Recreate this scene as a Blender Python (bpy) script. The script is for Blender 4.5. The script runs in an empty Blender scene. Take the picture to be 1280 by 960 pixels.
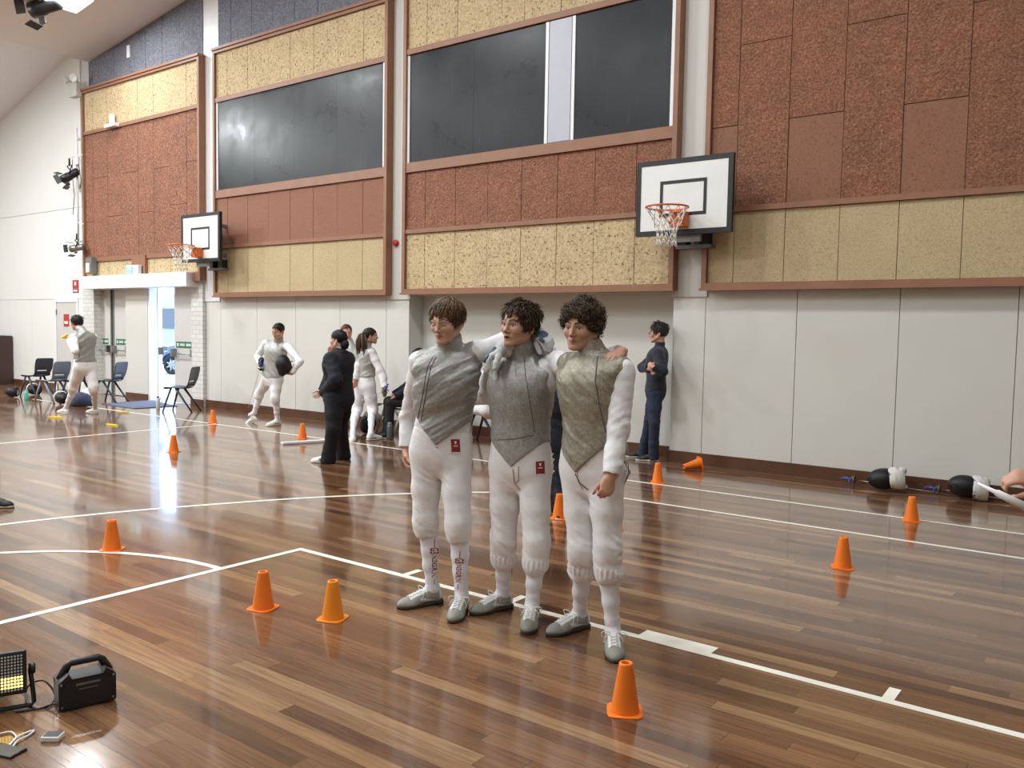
import bpy, bmesh, math, random
import numpy as np
from mathutils import Vector, Matrix
from mathutils.bvhtree import BVHTree

S = bpy.context.scene
COL = S.collection
random.seed(7)
NPR = np.random.RandomState(11)
PI = math.pi

# ------------------------------------------------------------------ camera, world, exposure
CAM_H = 1.58
FPX = 1065.536
ROT = np.array([[0.79963069, 0.6002367, 0.0175119],
                [-0.05260953, 0.04097596, 0.99777413],
                [-0.59818308, 0.7987721, -0.0643438]])
cam_data = bpy.data.cameras.new('camera')
cam_data.sensor_fit = 'HORIZONTAL'
cam_data.sensor_width = 36.0
cam_data.lens = FPX / 1280 * 36.0
cam_data.clip_start = 0.05
cam_data.clip_end = 200
cam = bpy.data.objects.new('camera', cam_data)
COL.objects.link(cam)
mw = Matrix.Identity(4)
for i in range(3):
    mw[i][0] = ROT[0][i]; mw[i][1] = ROT[1][i]; mw[i][2] = -ROT[2][i]
mw[2][3] = CAM_H
cam.matrix_world = mw
S.camera = cam

S.view_settings.view_transform = 'Standard'
S.view_settings.look = 'None'
S.view_settings.gamma = 1.0
S.view_settings.exposure = 0.12
S.view_settings.use_curve_mapping = False
try:
    S.cycles.max_bounces = 8
    S.cycles.diffuse_bounces = 5
    S.cycles.glossy_bounces = 4
    S.cycles.use_denoising = True
    S.cycles.caustics_reflective = False
    S.cycles.caustics_refractive = False
except Exception:
    pass

world = bpy.data.worlds.new('world')
S.world = world
world.use_nodes = True
bg = world.node_tree.nodes['Background']
bg.inputs[0].default_value = (0.52, 0.72, 1.0, 1)
bg.inputs[1].default_value = 6.0

LAMP_W = 222.0           # watts of one ceiling lamp
# x, y, strength factor of every ceiling lamp of the hall
LAMPS = [(-16.2, 7.85, .55), (-20.8, 3.9, 2.6), (-15.3, 4.4, 1.3), (-10.9, 4.2, 1.2), (-6.2, 4.2, 0.85), (-1.2, 4.4, 0.6),
         (-20.8, -1.0, 1.6), (-15.3, -0.6, 1.1), (-10.4, -0.6, 1.0), (-5.4, -0.8, 0.75), (-0.6, -1.2, 0.3),
         (-15.3, -5.0, 0.7), (-10.4, -5.0, 0.7), (-5.4, -5.0, 0.4)]
# the hall's pitched ceiling along x
CE_X0, CE_Z0, CE_SLOPE, CE_RIDGE = -18.55, 7.13, 0.1416, -5.0
def ceil_z(x):
    if x < CE_X0: return CE_Z0
    r = CE_Z0 + CE_SLOPE * (CE_RIDGE - CE_X0)
    return CE_Z0 + CE_SLOPE * (x - CE_X0) if x < CE_RIDGE else r - CE_SLOPE * (x - CE_RIDGE)

# ------------------------------------------------------------------ helpers: where things stand
def ray(px, py):
    return ROT.T @ np.array([(px - 640) / FPX, -(py - 480) / FPX, 1.0])
def at(px, py, Y):
    d = ray(px, py); t = Y / d[1]
    return np.array([0, 0, CAM_H]) + d * t
def fl(px, py, z=0.0):
    d = ray(px, py); t = (z - CAM_H) / d[2]
    return np.array([0, 0, CAM_H]) + d * t

# ------------------------------------------------------------------ helpers: objects
def tag(o, label=None, cat=None, group=None, kind=None):
    if label: o['label'] = label
    if cat: o['category'] = cat
    if group: o['group'] = group
    if kind: o['kind'] = kind
    return o
def empty(name, loc=(0, 0, 0), rz=0.0, label=None, cat=None, group=None):
    o = bpy.data.objects.new(name, None)
    o.empty_display_size = 0.05
    COL.objects.link(o)
    o.location = loc; o.rotation_euler = (0, 0, rz)
    return tag(o, label, cat, group)
def link_mesh(name, me, mat=None, parent=None):
    o = bpy.data.objects.new(name, me)
    if mat is not None:
        for m in (mat if isinstance(mat, (list, tuple)) else [mat]): me.materials.append(m)
    COL.objects.link(o)
    if parent is not None: o.parent = parent
    return o
def children(o): return [c for c in bpy.data.objects if c.parent is o]
def copy_tree(o, parent=None):
    c = o.copy(); COL.objects.link(c)
    if parent is not None: c.parent = parent
    for ch in children(o): copy_tree(ch, c)
    return c

class MB:
    """collects simple shapes into ONE mesh"""
    def __init__(s): s.v = []; s.f = []; s.m = []; s.sm = []
    def add(s, vs, fs, mi=0, smooth=False):
        b = len(s.v)
        s.v += [tuple(map(float, p)) for p in vs]
        for f in fs:
            s.f.append([b + i for i in f]); s.m.append(mi); s.sm.append(smooth)
    def box(s, lo, hi, mi=0, mat=None):
        x0, y0, z0 = lo; x1, y1, z1 = hi
        vs = [(x0,y0,z0),(x1,y0,z0),(x1,y1,z0),(x0,y1,z0),(x0,y0,z1),(x1,y0,z1),(x1,y1,z1),(x0,y1,z1)]
        if mat is not None: vs = [tuple(mat @ Vector(p)) for p in vs]
        s.add(vs, [(0,3,2,1),(4,5,6,7),(0,1,5,4),(1,2,6,5),(2,3,7,6),(3,0,4,7)], mi)
    def rbox(s, lo, hi, r, mi=0, mat=None, seg=2):
        bm = bmesh.new()
        c = [(a + b) / 2 for a, b in zip(lo, hi)]; d = [b - a for a, b in zip(lo, hi)]
        bmesh.ops.create_cube(bm, size=1)
        for v in bm.verts: v.co = Vector((v.co.x * d[0] + c[0], v.co.y * d[1] + c[1], v.co.z * d[2] + c[2]))
        bmesh.ops.bevel(bm, geom=list(bm.edges), offset=r, segments=seg, affect='EDGES', profile=0.5)
        s.bm(bm, mi, mat, smooth=False)
    def bm(s, bm, mi=0, mat=None, smooth=False):
        bm.verts.index_update()
        vs = [(mat @ v.co if mat is not None else v.co.copy()) for v in bm.verts]
        s.add(vs, [[v.index for v in f.verts] for f in bm.faces], mi, smooth)
        bm.free()
    def tube(s, path, r, n=8, mi=0, caps=True, closed=False, flat=1.0):
        P = [Vector(p) for p in path]; N = len(P)
        R = r if isinstance(r, (list, tuple)) else [r] * N
        up = Vector((0.13, 0.21, 1)).normalized(); vs = []; prev = None
        for i, p in enumerate(P):
            a = P[(i - 1) % N] if (closed or i > 0) else p
            b = P[(i + 1) % N] if (closed or i < N - 1) else p
            t = (b - a)
            t = t.normalized() if t.length > 1e-9 else Vector((0, 0, 1))
            if prev is None:
                u = t.cross(up)
                if u.length < 1e-4: u = t.cross(Vector((1, 0, 0)))
                u.normalize()
            else:
                u = prev - t * prev.dot(t)
                u = u.normalized() if u.length > 1e-6 else t.orthogonal().normalized()
            prev = u; w = t.cross(u)
            for k in range(n):
                a_ = 2 * PI * k / n
                vs.append(p + (u * math.cos(a_) + w * math.sin(a_) * flat) * R[i])
        fs = []
        for i in range(N if closed else N - 1):
            j = (i + 1) % N
            for k in range(n):
                k2 = (k + 1) % n
                fs.append((i * n + k, i * n + k2, j * n + k2, j * n + k))
        if caps and not closed:
            fs.append(tuple(range(n - 1, -1, -1))); fs.append(tuple((N - 1) * n + k for k in range(n)))
        s.add(vs, fs, mi, True)
    def lathe(s, prof, n=24, mi=0, mat=None, smooth=True, closed=False):
        vs = []; fs = []
        for (r, z) in prof:
            for k in range(n):
                a = 2 * PI * k / n
                vs.append(Vector((r * math.cos(a), r * math.sin(a), z)))
        L = len(prof)
        for i in range(L if closed else L - 1):
            j = (i + 1) % L
            for k in range(n):
                k2 = (k + 1) % n
                fs.append((i * n + k, i * n + k2, j * n + k2, j * n + k))
        if not closed:
            if prof[0][0] > 1e-5: fs.append(tuple(range(n - 1, -1, -1)))
            if prof[-1][0] > 1e-5: fs.append(tuple((L - 1) * n + k for k in range(n)))
        if mat is not None: vs = [mat @ p for p in vs]
        s.add(vs, fs, mi, smooth)
    def prism(s, poly, a, b, axis='y', mi=0, mat=None):
        """poly in two coordinates, pushed from a to b along the axis"""
        n = len(poly)
        def mk(p, q): return {'y': (p[0], q, p[1]), 'x': (q, p[0], p[1]), 'z': (p[0], p[1], q)}[axis]
        vs = [Vector(mk(p, a)) for p in poly] + [Vector(mk(p, b)) for p in poly]
        if mat is not None: vs = [mat @ v for v in vs]
        fs = [tuple(range(n)), tuple(range(2 * n - 1, n - 1, -1))]
        for i in range(n):
            j = (i + 1) % n; fs.append((i, i + n, j + n, j))
        s.add(vs, fs, mi)
    def build(s, name, mat=None, parent=None, fix=True):
        me = bpy.data.meshes.new(name)
        me.from_pydata(s.v, [], s.f)
        me.polygons.foreach_set('material_index', s.m)
        me.polygons.foreach_set('use_smooth', s.sm)
        if fix:
            bm = bmesh.new(); bm.from_mesh(me)
            bmesh.ops.recalc_face_normals(bm, faces=list(bm.faces)); bm.to_mesh(me); bm.free()
        me.update()
        return link_mesh(name, me, mat, parent)
def T(x=0, y=0, z=0, rx=0, ry=0, rz=0):
    return Matrix.Translation((x, y, z)) @ Matrix.Rotation(rz, 4, 'Z') @ Matrix.Rotation(ry, 4, 'Y') @ Matrix.Rotation(rx, 4, 'X')

# ------------------------------------------------------------------ materials
class NT:
    def __init__(s, name):
        s.m = bpy.data.materials.new(name); s.m.use_nodes = True
        s.t = s.m.node_tree; s.b = s.t.nodes['Principled BSDF']
    def n(s, kind, **kw):
        nd = s.t.nodes.new('ShaderNode' + kind)
        for k, v in kw.items():
            if k.startswith('i_'):
                nd.inputs[int(k[2:]) if k[2:].isdigit() else k[2:].replace('_', ' ')].default_value = v
            else: setattr(nd, k, v)
        return nd
    def l(s, a, b): s.t.links.new(a, b)
    def math(s, op, a, b=None, c=None):
        nd = s.n('Math', operation=op)
        for i, x in enumerate((a, b, c)):
            if x is None: continue
            if isinstance(x, (int, float)): nd.inputs[i].default_value = x
            else: s.l(x, nd.inputs[i])
        return nd.outputs[0]
    def mix(s, f, a, b, mode='MIX'):
        nd = s.n('Mix', data_type='RGBA', blend_type=mode)
        for i, x in ((0, f), (6, a), (7, b)):
            if isinstance(x, (int, float)): nd.inputs[i].default_value = x
            elif isinstance(x, tuple): nd.inputs[i].default_value = (*x, 1) if len(x) == 3 else x
            else: s.l(x, nd.inputs[i])
        return nd.outputs[2]
    def ramp(s, f, stops):
        nd = s.n('ValToRGB'); e = nd.color_ramp.elements
        while len(e) < len(stops): e.new(0.5)
        for el, (p, c) in zip(e, stops): el.position = p; el.color = (*c, 1) if len(c) == 3 else c
        s.l(f, nd.inputs[0]); return nd.outputs[0]
    def coord(s, scale=(1, 1, 1), kind='Object'):
        tc = s.n('TexCoord'); mp = s.n('Mapping'); mp.inputs[3].default_value = scale
        s.l(tc.outputs[kind], mp.inputs[0]); return mp.outputs[0]
    def noise(s, vec, scale, detail=3, rough=0.55, out=0):
        nd = s.n('TexNoise'); nd.inputs['Scale'].default_value = scale; nd.inputs['Detail'].default_value = detail
        nd.inputs['Roughness'].default_value = rough; s.l(vec, nd.inputs['Vector']); return nd.outputs[out]
    def bump(s, h, strength=0.3, dist=0.01):
        nd = s.n('Bump'); nd.inputs['Strength'].default_value = strength; nd.inputs['Distance'].default_value = dist
        s.l(h, nd.inputs['Height']); s.l(nd.outputs[0], s.b.inputs['Normal'])
    def set(s, **kw):
        for k, v in kw.items():
            k = k.replace('_', ' ')
            if k in s.b.inputs:
                if hasattr(v, 'is_linked'): s.l(v, s.b.inputs[k])
                else: s.b.inputs[k].default_value = v
        return s
def C(r, g, b):
    f = lambda c: ((c / 255 + 0.055) / 1.055) ** 2.4 if c > 10 else c / 255 / 12.92
    return (f(r), f(g), f(b))
def plain(name, col, rough=0.5, metal=0.0, var=0.08, nscale=9.0, bump=0.0, bscale=60.0, bdist=0.004, **kw):
    t = NT(name); v = t.coord()
    c = t.noise(v, nscale, 4)
    a = tuple(max(0, x * (1 - var)) for x in col); b = tuple(min(1, x * (1 + var)) for x in col)
    t.l(t.ramp(c, [(0.3, a), (0.7, b)]), t.b.inputs['Base Color'])
    t.set(Roughness=rough, Metallic=metal, **kw)
    if bump > 0: t.bump(t.noise(v, bscale, 3), bump, bdist)
    return t.m
def emit(name, col, strength):
    t = NT(name); t.set(Base_Color=(*col, 1), Emission_Color=(*col, 1), Emission_Strength=strength); return t.m

M = {}
def m_woodwool(name, dark, mid, light, bs, bd, speck=0.0, scale=55.0):
    t = NT(name); v = t.coord()
    n1 = t.noise(v, scale, 5, 0.7); n2 = t.noise(v, scale * 0.22, 4, 0.6); n3 = t.noise(v, 3.0, 2)
    base = t.ramp(n1, [(0.28, dark), (0.5, mid), (0.74, light)])
    if speck > 0:
        sp = t.noise(v, scale * 0.75, 2, 0.5)
        base = t.mix(t.ramp(sp, [(0.33, (speck,) * 3), (0.40, (0, 0, 0))]), base, tuple(x * 0.32 for x in dark))
    base = t.mix(0.35, base, t.ramp(n3, [(0.3, dark), (0.7, light)]), 'SOFT_LIGHT')
    t.l(base, t.b.inputs['Base Color']); t.set(Roughness=0.8)
    h = t.math('ADD', t.math('MULTIPLY', n1, 0.5), t.math('MULTIPLY', n2, 1.0))
    t.bump(h, bs, bd); return t.m
M['red_rough'] = m_woodwool('red woodwool rough', C(108, 73, 57), C(152, 108, 86), C(198, 152, 125), 1.0, 0.045, 0.3, 44)
M['red_mid'] = m_woodwool('red woodwool', C(92, 60, 46), C(140, 97, 76), C(194, 150, 123), 0.9, 0.02, 0.6, 32)
M['red_smooth'] = m_woodwool('red woodwool smooth', C(133, 94, 75), C(146, 106, 86), C(158, 118, 97), 0.25, 0.004, 0.35, 60)
M['tan_rough'] = m_woodwool('tan woodwool', C(148, 130, 102), C(192, 173, 139), C(216, 199, 168), 0.7, 0.014, 0.9, 34)
M['tan_smooth'] = m_woodwool('tan woodwool smooth', C(162, 146, 116), C(184, 168, 136), C(200, 186, 156), 0.3, 0.004, 0.3, 60)
M['grey_wool'] = m_woodwool('grey woodwool', C(84, 86, 96), C(116, 118, 128), C(150, 152, 162), 0.6, 0.01, 0.3, 30)
M['timber'] = plain('brown painted timber', C(140, 98, 73), 0.5, var=0.1, nscale=4, bump=0.1, bscale=30)
M['timber_dark'] = plain('dark skirting timber', C(84, 52, 32), 0.4, var=0.25, nscale=3)
M['wall'] = plain('off white wall paint', C(205, 204, 198), 0.55, var=0.02, nscale=1.2, bump=0.05, bscale=80)
M['wall_bright'] = plain('white wall paint', C(224, 225, 222), 0.55, var=0.015, nscale=1.0)
M['ceiling'] = plain('ceiling paint', C(230, 233, 236), 0.7, var=0.02, nscale=0.6)
M['white'] = plain('white gloss paint', C(228, 229, 232), 0.35, var=0.02)
M['black'] = plain('black plastic', C(22, 22, 24), 0.42, var=0.2)
M['black_soft'] = plain('black matt', C(20, 20, 23), 0.8, var=0.2)
M['steel'] = plain('steel', C(150, 150, 150), 0.35, 0.9)
M['grey_metal'] = plain('grey painted metal', C(120, 120, 118), 0.45, 0.3)
M['line'] = plain('white court paint', C(244, 242, 230), 0.3, var=0.03)

def m_brick_white():
    t = NT('white painted brick'); v = t.coord()
    sep = t.n('SeparateXYZ'); t.l(v, sep.inputs[0])
    cmb = t.n('CombineXYZ'); t.l(t.math('ADD', sep.outputs[0], sep.outputs[1]), cmb.inputs[0]); t.l(sep.outputs[2], cmb.inputs[1])
    br = t.n('TexBrick'); t.l(cmb.outputs[0], br.inputs['Vector'])
    br.inputs['Scale'].default_value = 1.0; br.inputs['Brick Width'].default_value = 0.235; br.inputs['Row Height'].default_value = 0.086
    br.inputs['Mortar Size'].default_value = 0.006; br.inputs['Mortar Smooth'].default_value = 0.4
    br.inputs['Color1'].default_value = (*C(214, 214, 210), 1); br.inputs['Color2'].default_value = (*C(206, 206, 202), 1)
    br.inputs['Mortar'].default_value = (*C(176, 176, 172), 1)
    t.l(br.outputs['Color'], t.b.inputs['Base Color']); t.set(Roughness=0.6)
    t.bump(t.math('MULTIPLY', br.outputs['Fac'], -1.0), 0.5, 0.006); return t.m
M['brick'] = m_brick_white()

def m_floor():
    t = NT('varnished floor boards'); tc = t.n('TexCoord'); sep = t.n('SeparateXYZ'); t.l(tc.outputs['Object'], sep.inputs[0])
    W = 0.083
    row = t.math('FLOOR', t.math('DIVIDE', sep.outputs[1], W))
    wn = t.n('TexWhiteNoise', noise_dimensions='1D'); t.l(row, wn.inputs['W'])
    xo = t.math('ADD', sep.outputs[0], t.math('MULTIPLY', wn.outputs['Value'], 9.7))
    idx = t.math('FLOOR', t.math('DIVIDE', xo, 1.45))
    cb = t.n('CombineXYZ'); t.l(row, cb.inputs[0]); t.l(idx, cb.inputs[1])
    w2 = t.n('TexWhiteNoise', noise_dimensions='2D'); t.l(cb.outputs[0], w2.inputs['Vector'])
    tone = t.ramp(w2.outputs['Value'], [(0.0, C(82, 54, 38)), (0.2, C(108, 75, 52)), (0.55, C(119, 85, 59)), (0.85, C(132, 97, 69)), (1.0, C(156, 123, 90))])
    gv = t.n('CombineXYZ'); t.l(t.math('MULTIPLY', xo, 1.1), gv.inputs[0]); t.l(t.math('MULTIPLY', sep.outputs[1], 22), gv.inputs[1])
    t.l(t.math('MULTIPLY', w2.outputs['Value'], 37), gv.inputs[2])
    g = t.noise(gv.outputs[0], 2.2, 6, 0.62)
    gv2 = t.n('CombineXYZ'); t.l(t.math('MULTIPLY', xo, 3.0), gv2.inputs[0]); t.l(t.math('MULTIPLY', sep.outputs[1], 70), gv2.inputs[1])
    g2 = t.noise(gv2.outputs[0], 2.0, 4, 0.7)
    col = t.mix(0.6, tone, t.ramp(g, [(0.32, (0.2, 0.18, 0.16)), (0.5, (0.5, 0.5, 0.5)), (0.7, (0.74, 0.72, 0.68))]), 'OVERLAY')
    col = t.mix(0.35, col, t.ramp(g2, [(0.35, (0.3, 0.28, 0.26)), (0.65, (0.62, 0.62, 0.62))]), 'OVERLAY')
    fy = t.math('FRACT', t.math('DIVIDE', sep.outputs[1], W)); fx = t.math('FRACT', t.math('DIVIDE', xo, 1.45))
    ey = t.math('MINIMUM', fy, t.math('SUBTRACT', 1.0, fy)); ex = t.math('MINIMUM', fx, t.math('SUBTRACT', 1.0, fx))
    gap = t.math('MAXIMUM', t.math('LESS_THAN', ey, 0.014), t.math('LESS_THAN', ex, 0.0012))
    col = t.mix(t.math('MULTIPLY', gap, 0.45), col, C(38, 22, 13))
    t.l(col, t.b.inputs['Base Color'])
    big = t.noise(tc.outputs['Object'], 0.9, 4, 0.6)
    t.l(t.ramp(big, [(0.3, (0.13,) * 3), (0.75, (0.24,) * 3)]), t.b.inputs['Roughness'])
    t.set(Specular_IOR_Level=0.5, Coat_Weight=0.55, Coat_Roughness=0.07, Coat_IOR=1.5)
    wav = t.noise(tc.outputs['Object'], 7.0, 2, 0.5)
    h = t.math('ADD', t.math('MULTIPLY', wav, 0.30), t.math('MULTIPLY', gap, -0.25))
    t.bump(h, 0.10, 0.004); return t.m
M['floor'] = m_floor()
def m_board():
    t = NT('blackboard paint'); v = t.coord()
    n = t.noise(v, 1.6, 5, 0.65); sc = t.noise(t.coord((14, 1, 1.6)), 1.0, 4, 0.6)
    c = t.ramp(n, [(0.3, C(24, 26, 29)), (0.7, C(38, 41, 45))])
    c = t.mix(t.ramp(sc, [(0.62, (0, 0, 0)), (0.8, (0.35, 0.35, 0.35))]), c, C(84, 86, 90))
    t.l(c, t.b.inputs['Base Color'])
    t.l(t.ramp(n, [(0.3, (0.24,) * 3), (0.7, (0.38,) * 3)]), t.b.inputs['Roughness'])
    t.set(Specular_IOR_Level=0.22); t.bump(n, 0.15, 0.01); return t.m
M['board'] = m_board()
# ------------------------------------------------------------------ the room
YW, YF, YP = 9.45, 9.29, 9.335      # wall face, front of the timber frames, face of the panels
def struct(name, mb, mat): return tag(mb.build(name, mat), kind='structure')

b = MB(); b.box((-25, -8, -0.1), (6, 9.9, 0)); floor = struct('floor', b, M['floor'])
def strip(pts, w=0.05, z=.0012):
    mb = MB(); P = [Vector((p[0], p[1], 0)) for p in pts]; vs = []
    for i, p in enumerate(P):
        a = P[max(i - 1, 0)]; c = P[min(i + 1, len(P) - 1)]
        t = (c - a).normalized(); nn = Vector((-t.y, t.x, 0)) * (w / 2)
        vs += [p + nn + Vector((0, 0, z)), p - nn + Vector((0, 0, z))]
    fs = [(2 * i, 2 * i + 1, 2 * i + 3, 2 * i + 2) for i in range(len(P) - 1)]
    mb.add(vs, fs); return mb
def line(pts, w=0.05, z=.0012): return tag(strip(pts, w, z).build('court_line', M['line'], floor))
line([(-4.765, 3.87), (4.0, 3.87)])
line([(-4.74, 3.87), (-4.74, -1.03)], z=.0016)
line([(-4.74 + 1.8 * math.cos(a), 1.42 + 1.8 * math.sin(a)) for a in [math.radians(90 + 180 * i / 40) for i in range(41)]], z=.0020)
line([(-18.0, 7.92), (5, 7.92)])
line([(-11.75, 7.92), (-11.75, -6.0)], z=.0016)
arc = [(-7.23, 1.0), (-7.2, 1.9), (-7.05, 2.86), (-6.84, 3.6), (-6.55, 4.27), (-6.12, 5.1), (-5.59, 5.84), (-5.1, 6.37), (-4.6, 6.75), (-4.1, 6.98), (-3.5, 7.04), (4.5, 7.04)]
sm = []
for i in range(len(arc) - 2):
    p0, p1, p2, p3 = [Vector(arc[max(0, min(len(arc) - 1, i + k))]) for k in (-1, 0, 1, 2)]
    for q in range(6):
        s_ = q / 6
        sm.append(0.5 * ((2 * p1) + (p2 - p0) * s_ + (2 * p0 - 5 * p1 + 4 * p2 - p3) * s_ ** 2 + (3 * p1 - p0 - 3 * p2 + p3) * s_ ** 3))
line([tuple(p) for p in sm] + [arc[-2], arc[-1]])
for x in (-3.74, -2.9, -0.84): line([(x, 3.89), (x, 4.03)], z=.0018)
line([(-2.06, 3.915), (-1.66, 3.915)], 0.14, .0018)

# back wall: posts, lower wall panels, skirting, bays
w = MB()
def wall_panels(mb, x0, x1, seams, z0, z1, y):
    xs = [x0] + [s_ for s_ in seams if x0 < s_ < x1] + [x1]
    for a, c in zip(xs, xs[1:]): mb.box((a + .004, y, z0), (c - .004, y + .03, z1))
w.box((-25, YW + .028, 0), (-18.98, 9.9, 9)); w.box((-14.33, YW + .028, 0), (-9.05, 9.9, 9.6))
w.box((-9.05, 9.75, 0), (-4.66, 9.9, 9.6)); w.box((-9.05, YW + .028, 2.06), (-4.66, 9.75, 9.6)); w.box((-4.66, YW + .028, 0), (6, 9.9, 9.6))
w.box((-18.98, YW + .028, 2.36), (-14.33, 9.9, 9.0))
wall_panels(w, -14.32, -9.05, [-13.86, -12.78, -11.71, -10.60, -9.54], 0.0, 2.10, YW)
wall_panels(w, -4.66, 6, [-4.24, -3.16, -2.10, -1.04, .02, 1.08, 2.14, 3.2, 4.26], 0.0, 2.12, YW)
struct('wall_back', w, M['wall'])
# white wall left of the door bay
w = MB()
for z0, z1 in ((0, 2.075), (2.083, 4.09), (4.10, 8.6)):
    xs = [-25, -23.8, -22.62, -21.43, -20.2, -18.98] if z0 == 0 else [-25, -18.98]
    for a, c in zip(xs, xs[1:]): w.box((a + .003, YW, z0), (c - .003, YW + .03, z1))
struct('wall_back_white', w, M['wall_bright'])
# posts
for i, (a, c) in enumerate(((-14.33, -13.86), (-9.55, -9.02), (-4.68, -4.22))):
    p = MB(); p.box((a, YW - .02, 2.0), (c, YW + .05, 9.6)); struct('trim_%d' % (i + 1), p, M['white'] if i == 0 else M['wall'])
# skirting
sk = MB()
for a, c, y in ((-25, -20.15, YW), (-14.32, -9.05, YW), (-9.05, -4.66, 9.75), (-4.68, 6, YW)):
    sk.box((a, y - .02, 0), (c, y, .14))
sk.box((-17.17, 9.41, 0), (-16.33, 9.43, .12)); sk.box((-14.72, 9.36, 0), (-14.32, 9.38, .14))
struct('baseboard_back', sk, M['timber_dark'])
# the other walls and the ceiling
b = MB(); b.box((-25.1, -8, 0), (-25, 9.9, 9)); struct('wall_left', b, M['wall_bright'])
b = MB(); b.box((6, -8, 0), (6.1, 9.9, 10)); struct('wall_right', b, M['wall'])
b = MB(); b.box((-25, -8.1, 0), (6, -8, 10)); struct('wall_front', b, M['wall'])
zr = ceil_z(CE_RIDGE)
b = MB(); b.prism([(CE_X0, CE_Z0), (CE_RIDGE, zr), (6.1, ceil_z(6.1)), (6.1, ceil_z(6.1) + .9), (CE_RIDGE, zr + .5), (CE_X0, CE_Z0 + .9)], -8.1, 9.9, 'y')
struct('ceiling', b, M['ceiling'])
b = MB(); b.prism([(-25.1, 5.86), (-18.6, 7.65), (-18.6, 7.85), (-25.1, 6.06)], -8.1, 9.9, 'y'); struct('ceiling_lower', b, M['white'])

# frames and acoustic panels
tn = [10]
def frame(x0, x1, z0, z1, rails, st=.06, top=True):
    f = MB()
    f.box((x0, YF, z0), (x0 + st, YW, z1)); f.box((x1 - st, YF, z0), (x1, YW, z1))
    f.box((x0 + st, YF, z0), (x1 - st, YW, z0 + .07)); f.box((x0 - .015, YF - .02, z0 - .015), (x1 + .015, YF + .05, z0 + .012))
    if top:
        f.box((x0 + st, YF, z1 - .06), (x1 - st, YW, z1)); f.box((x0 - .01, YF - .025, z1 - .01), (x1 + .01, YW, z1 + .035))
    for (a, c) in rails: f.box((x0 + st, YF + .012, a), (x1 - st, YW, c))
    tn[0] += 1
    struct('trim_%d' % tn[0], f, M['timber'])
def band(label, x0, x1, z0, z1, seams, mat, cross=(), smooth=None, y=YP, slope=False):
    """one field of acoustic boards; cross = {column: z of the butt joint}; smooth = columns whose lower board is smooth"""
    mb = MB(); g = .004
    mb.box((x0, y + .02, z0), (x1, y + (.1 if not slope else .057), z1))
    xs = [x0] + [s_ for s_ in seams if x0 + .05 < s_ < x1 - .05] + [x1]
    for k, (a, c) in enumerate(zip(xs, xs[1:])):
        zs = [z0, z1] if k not in dict(cross) else [z0, dict(cross)[k], z1]
        for q, (u, v) in enumerate(zip(zs, zs[1:])):
            sm_ = 1 if (smooth and k in smooth and q == 0) else 0
            yy = y + (.006 if sm_ else 0) + ((k * 7 + q * 3) % 3) * .0015
            mb.box((a + g, yy, u + g), (c - g, y + .03, v - g), sm_)
    if slope: mb.v = [(x, yy, min(z, ceil_z(x) - .012)) for x, yy, z in mb.v]
    o = mb.build('acoustic_panel', mat)
    return tag(o, label, 'acoustic panel')
# bay over the doors
frame(-18.63, -14.28, 2.39, 6.50, [(5.56, 5.63)])
f = MB(); f.box((-18.57, YF + .012, 2.86), (-14.34, YW, 2.94)); f.box((-16.68, YF + .012, 2.46), (-16.19, YW, 2.86)); f.box((-16.19, YF - .02, 2.4), (-16.13, YW, 2.93)); f.box((-14.9, YF+.01, 2.40), (-14.30, YW, 2.55)); struct('trim_10', f, M['timber'])
c1 = [-18.24, -17.65, -17.04, -16.46, -15.89, -15.32, -14.75]
band('tan speckled acoustic panel at the top of the bay above the exit doors', -18.57, -14.34, 5.63, 6.44, c1, M['tan_rough'])
band('tall red-brown acoustic panel above the exit doors', -18.57, -14.34, 2.94, 5.56, c1, M['red_mid'], [(0, 3.72), (1, 4.62), (2, 3.78), (3, 4.62), (4, 3.78), (5, 4.60), (6, 3.85), (7, 4.62)])
band('short tan acoustic panel above the closed doors, left of the exit sign', -18.57, -16.68, 2.46, 2.86, [-18.24, -17.65, -17.04], M['tan_rough'])
band('short tan acoustic panel above the open doorway, right of the exit sign', -16.13, -14.34, 2.46, 2.86, [-15.89, -15.32, -14.75], M['tan_rough'])
band('grey acoustic panel under the sloping ceiling above the exit doors', -18.54, -14.33, 6.55, 9, [-18.1, -17.5, -16.9, -16.3, -15.7, -15.1], M['grey_wool'], y=YW - .03, slope=True)
# second bay
frame(-13.86, -9.40, 2.08, 6.50, [(5.57, 5.65), (3.86, 4.00), (2.95, 3.01)])
c2 = [-13.47, -12.88, -12.3, -11.72, -11.13, -10.54, -9.96]
band('tan speckled acoustic panel above the wide single blackboard', -13.80, -9.46, 5.65, 6.44, c2, M['tan_rough'])
band('plain red-brown acoustic panel below the wide single blackboard', -13.80, -9.46, 3.01, 3.86, c2, M['red_smooth'])
band('lowest tan acoustic panel between the left hoop and the left fencer', -13.80, -9.46, 2.15, 2.95, c2, M['tan_smooth'])
band('grey acoustic panel above the wide single blackboard', -13.86, -9.55, 6.55, 9, c2, M['grey_wool'], y=YW - .03, slope=True)
# third bay
frame(-9.07, -4.60, 2.08, 6.50, [(5.58, 5.66), (3.87, 4.01), (2.97, 3.03)])
c3 = [-8.64, -8.06, -7.47, -6.89, -6.31, -5.74, -5.15]
band('tan speckled acoustic panel above the pair of blackboards', -9.01, -4.66, 5.66, 6.44, c3, M['tan_rough'])
band('red-brown acoustic panel below the pair of blackboards', -9.01, -4.66, 3.03, 3.87, c3, M['red_rough'])
band('coarse tan acoustic panel above the three fencers', -9.01, -4.66, 2.15, 2.97, c3, M['tan_rough'])
band('grey acoustic panel above the pair of blackboards', -9.02, -4.68, 6.55, 9.0, c3, M['grey_wool'], y=YW - .03, slope=True)
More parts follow.
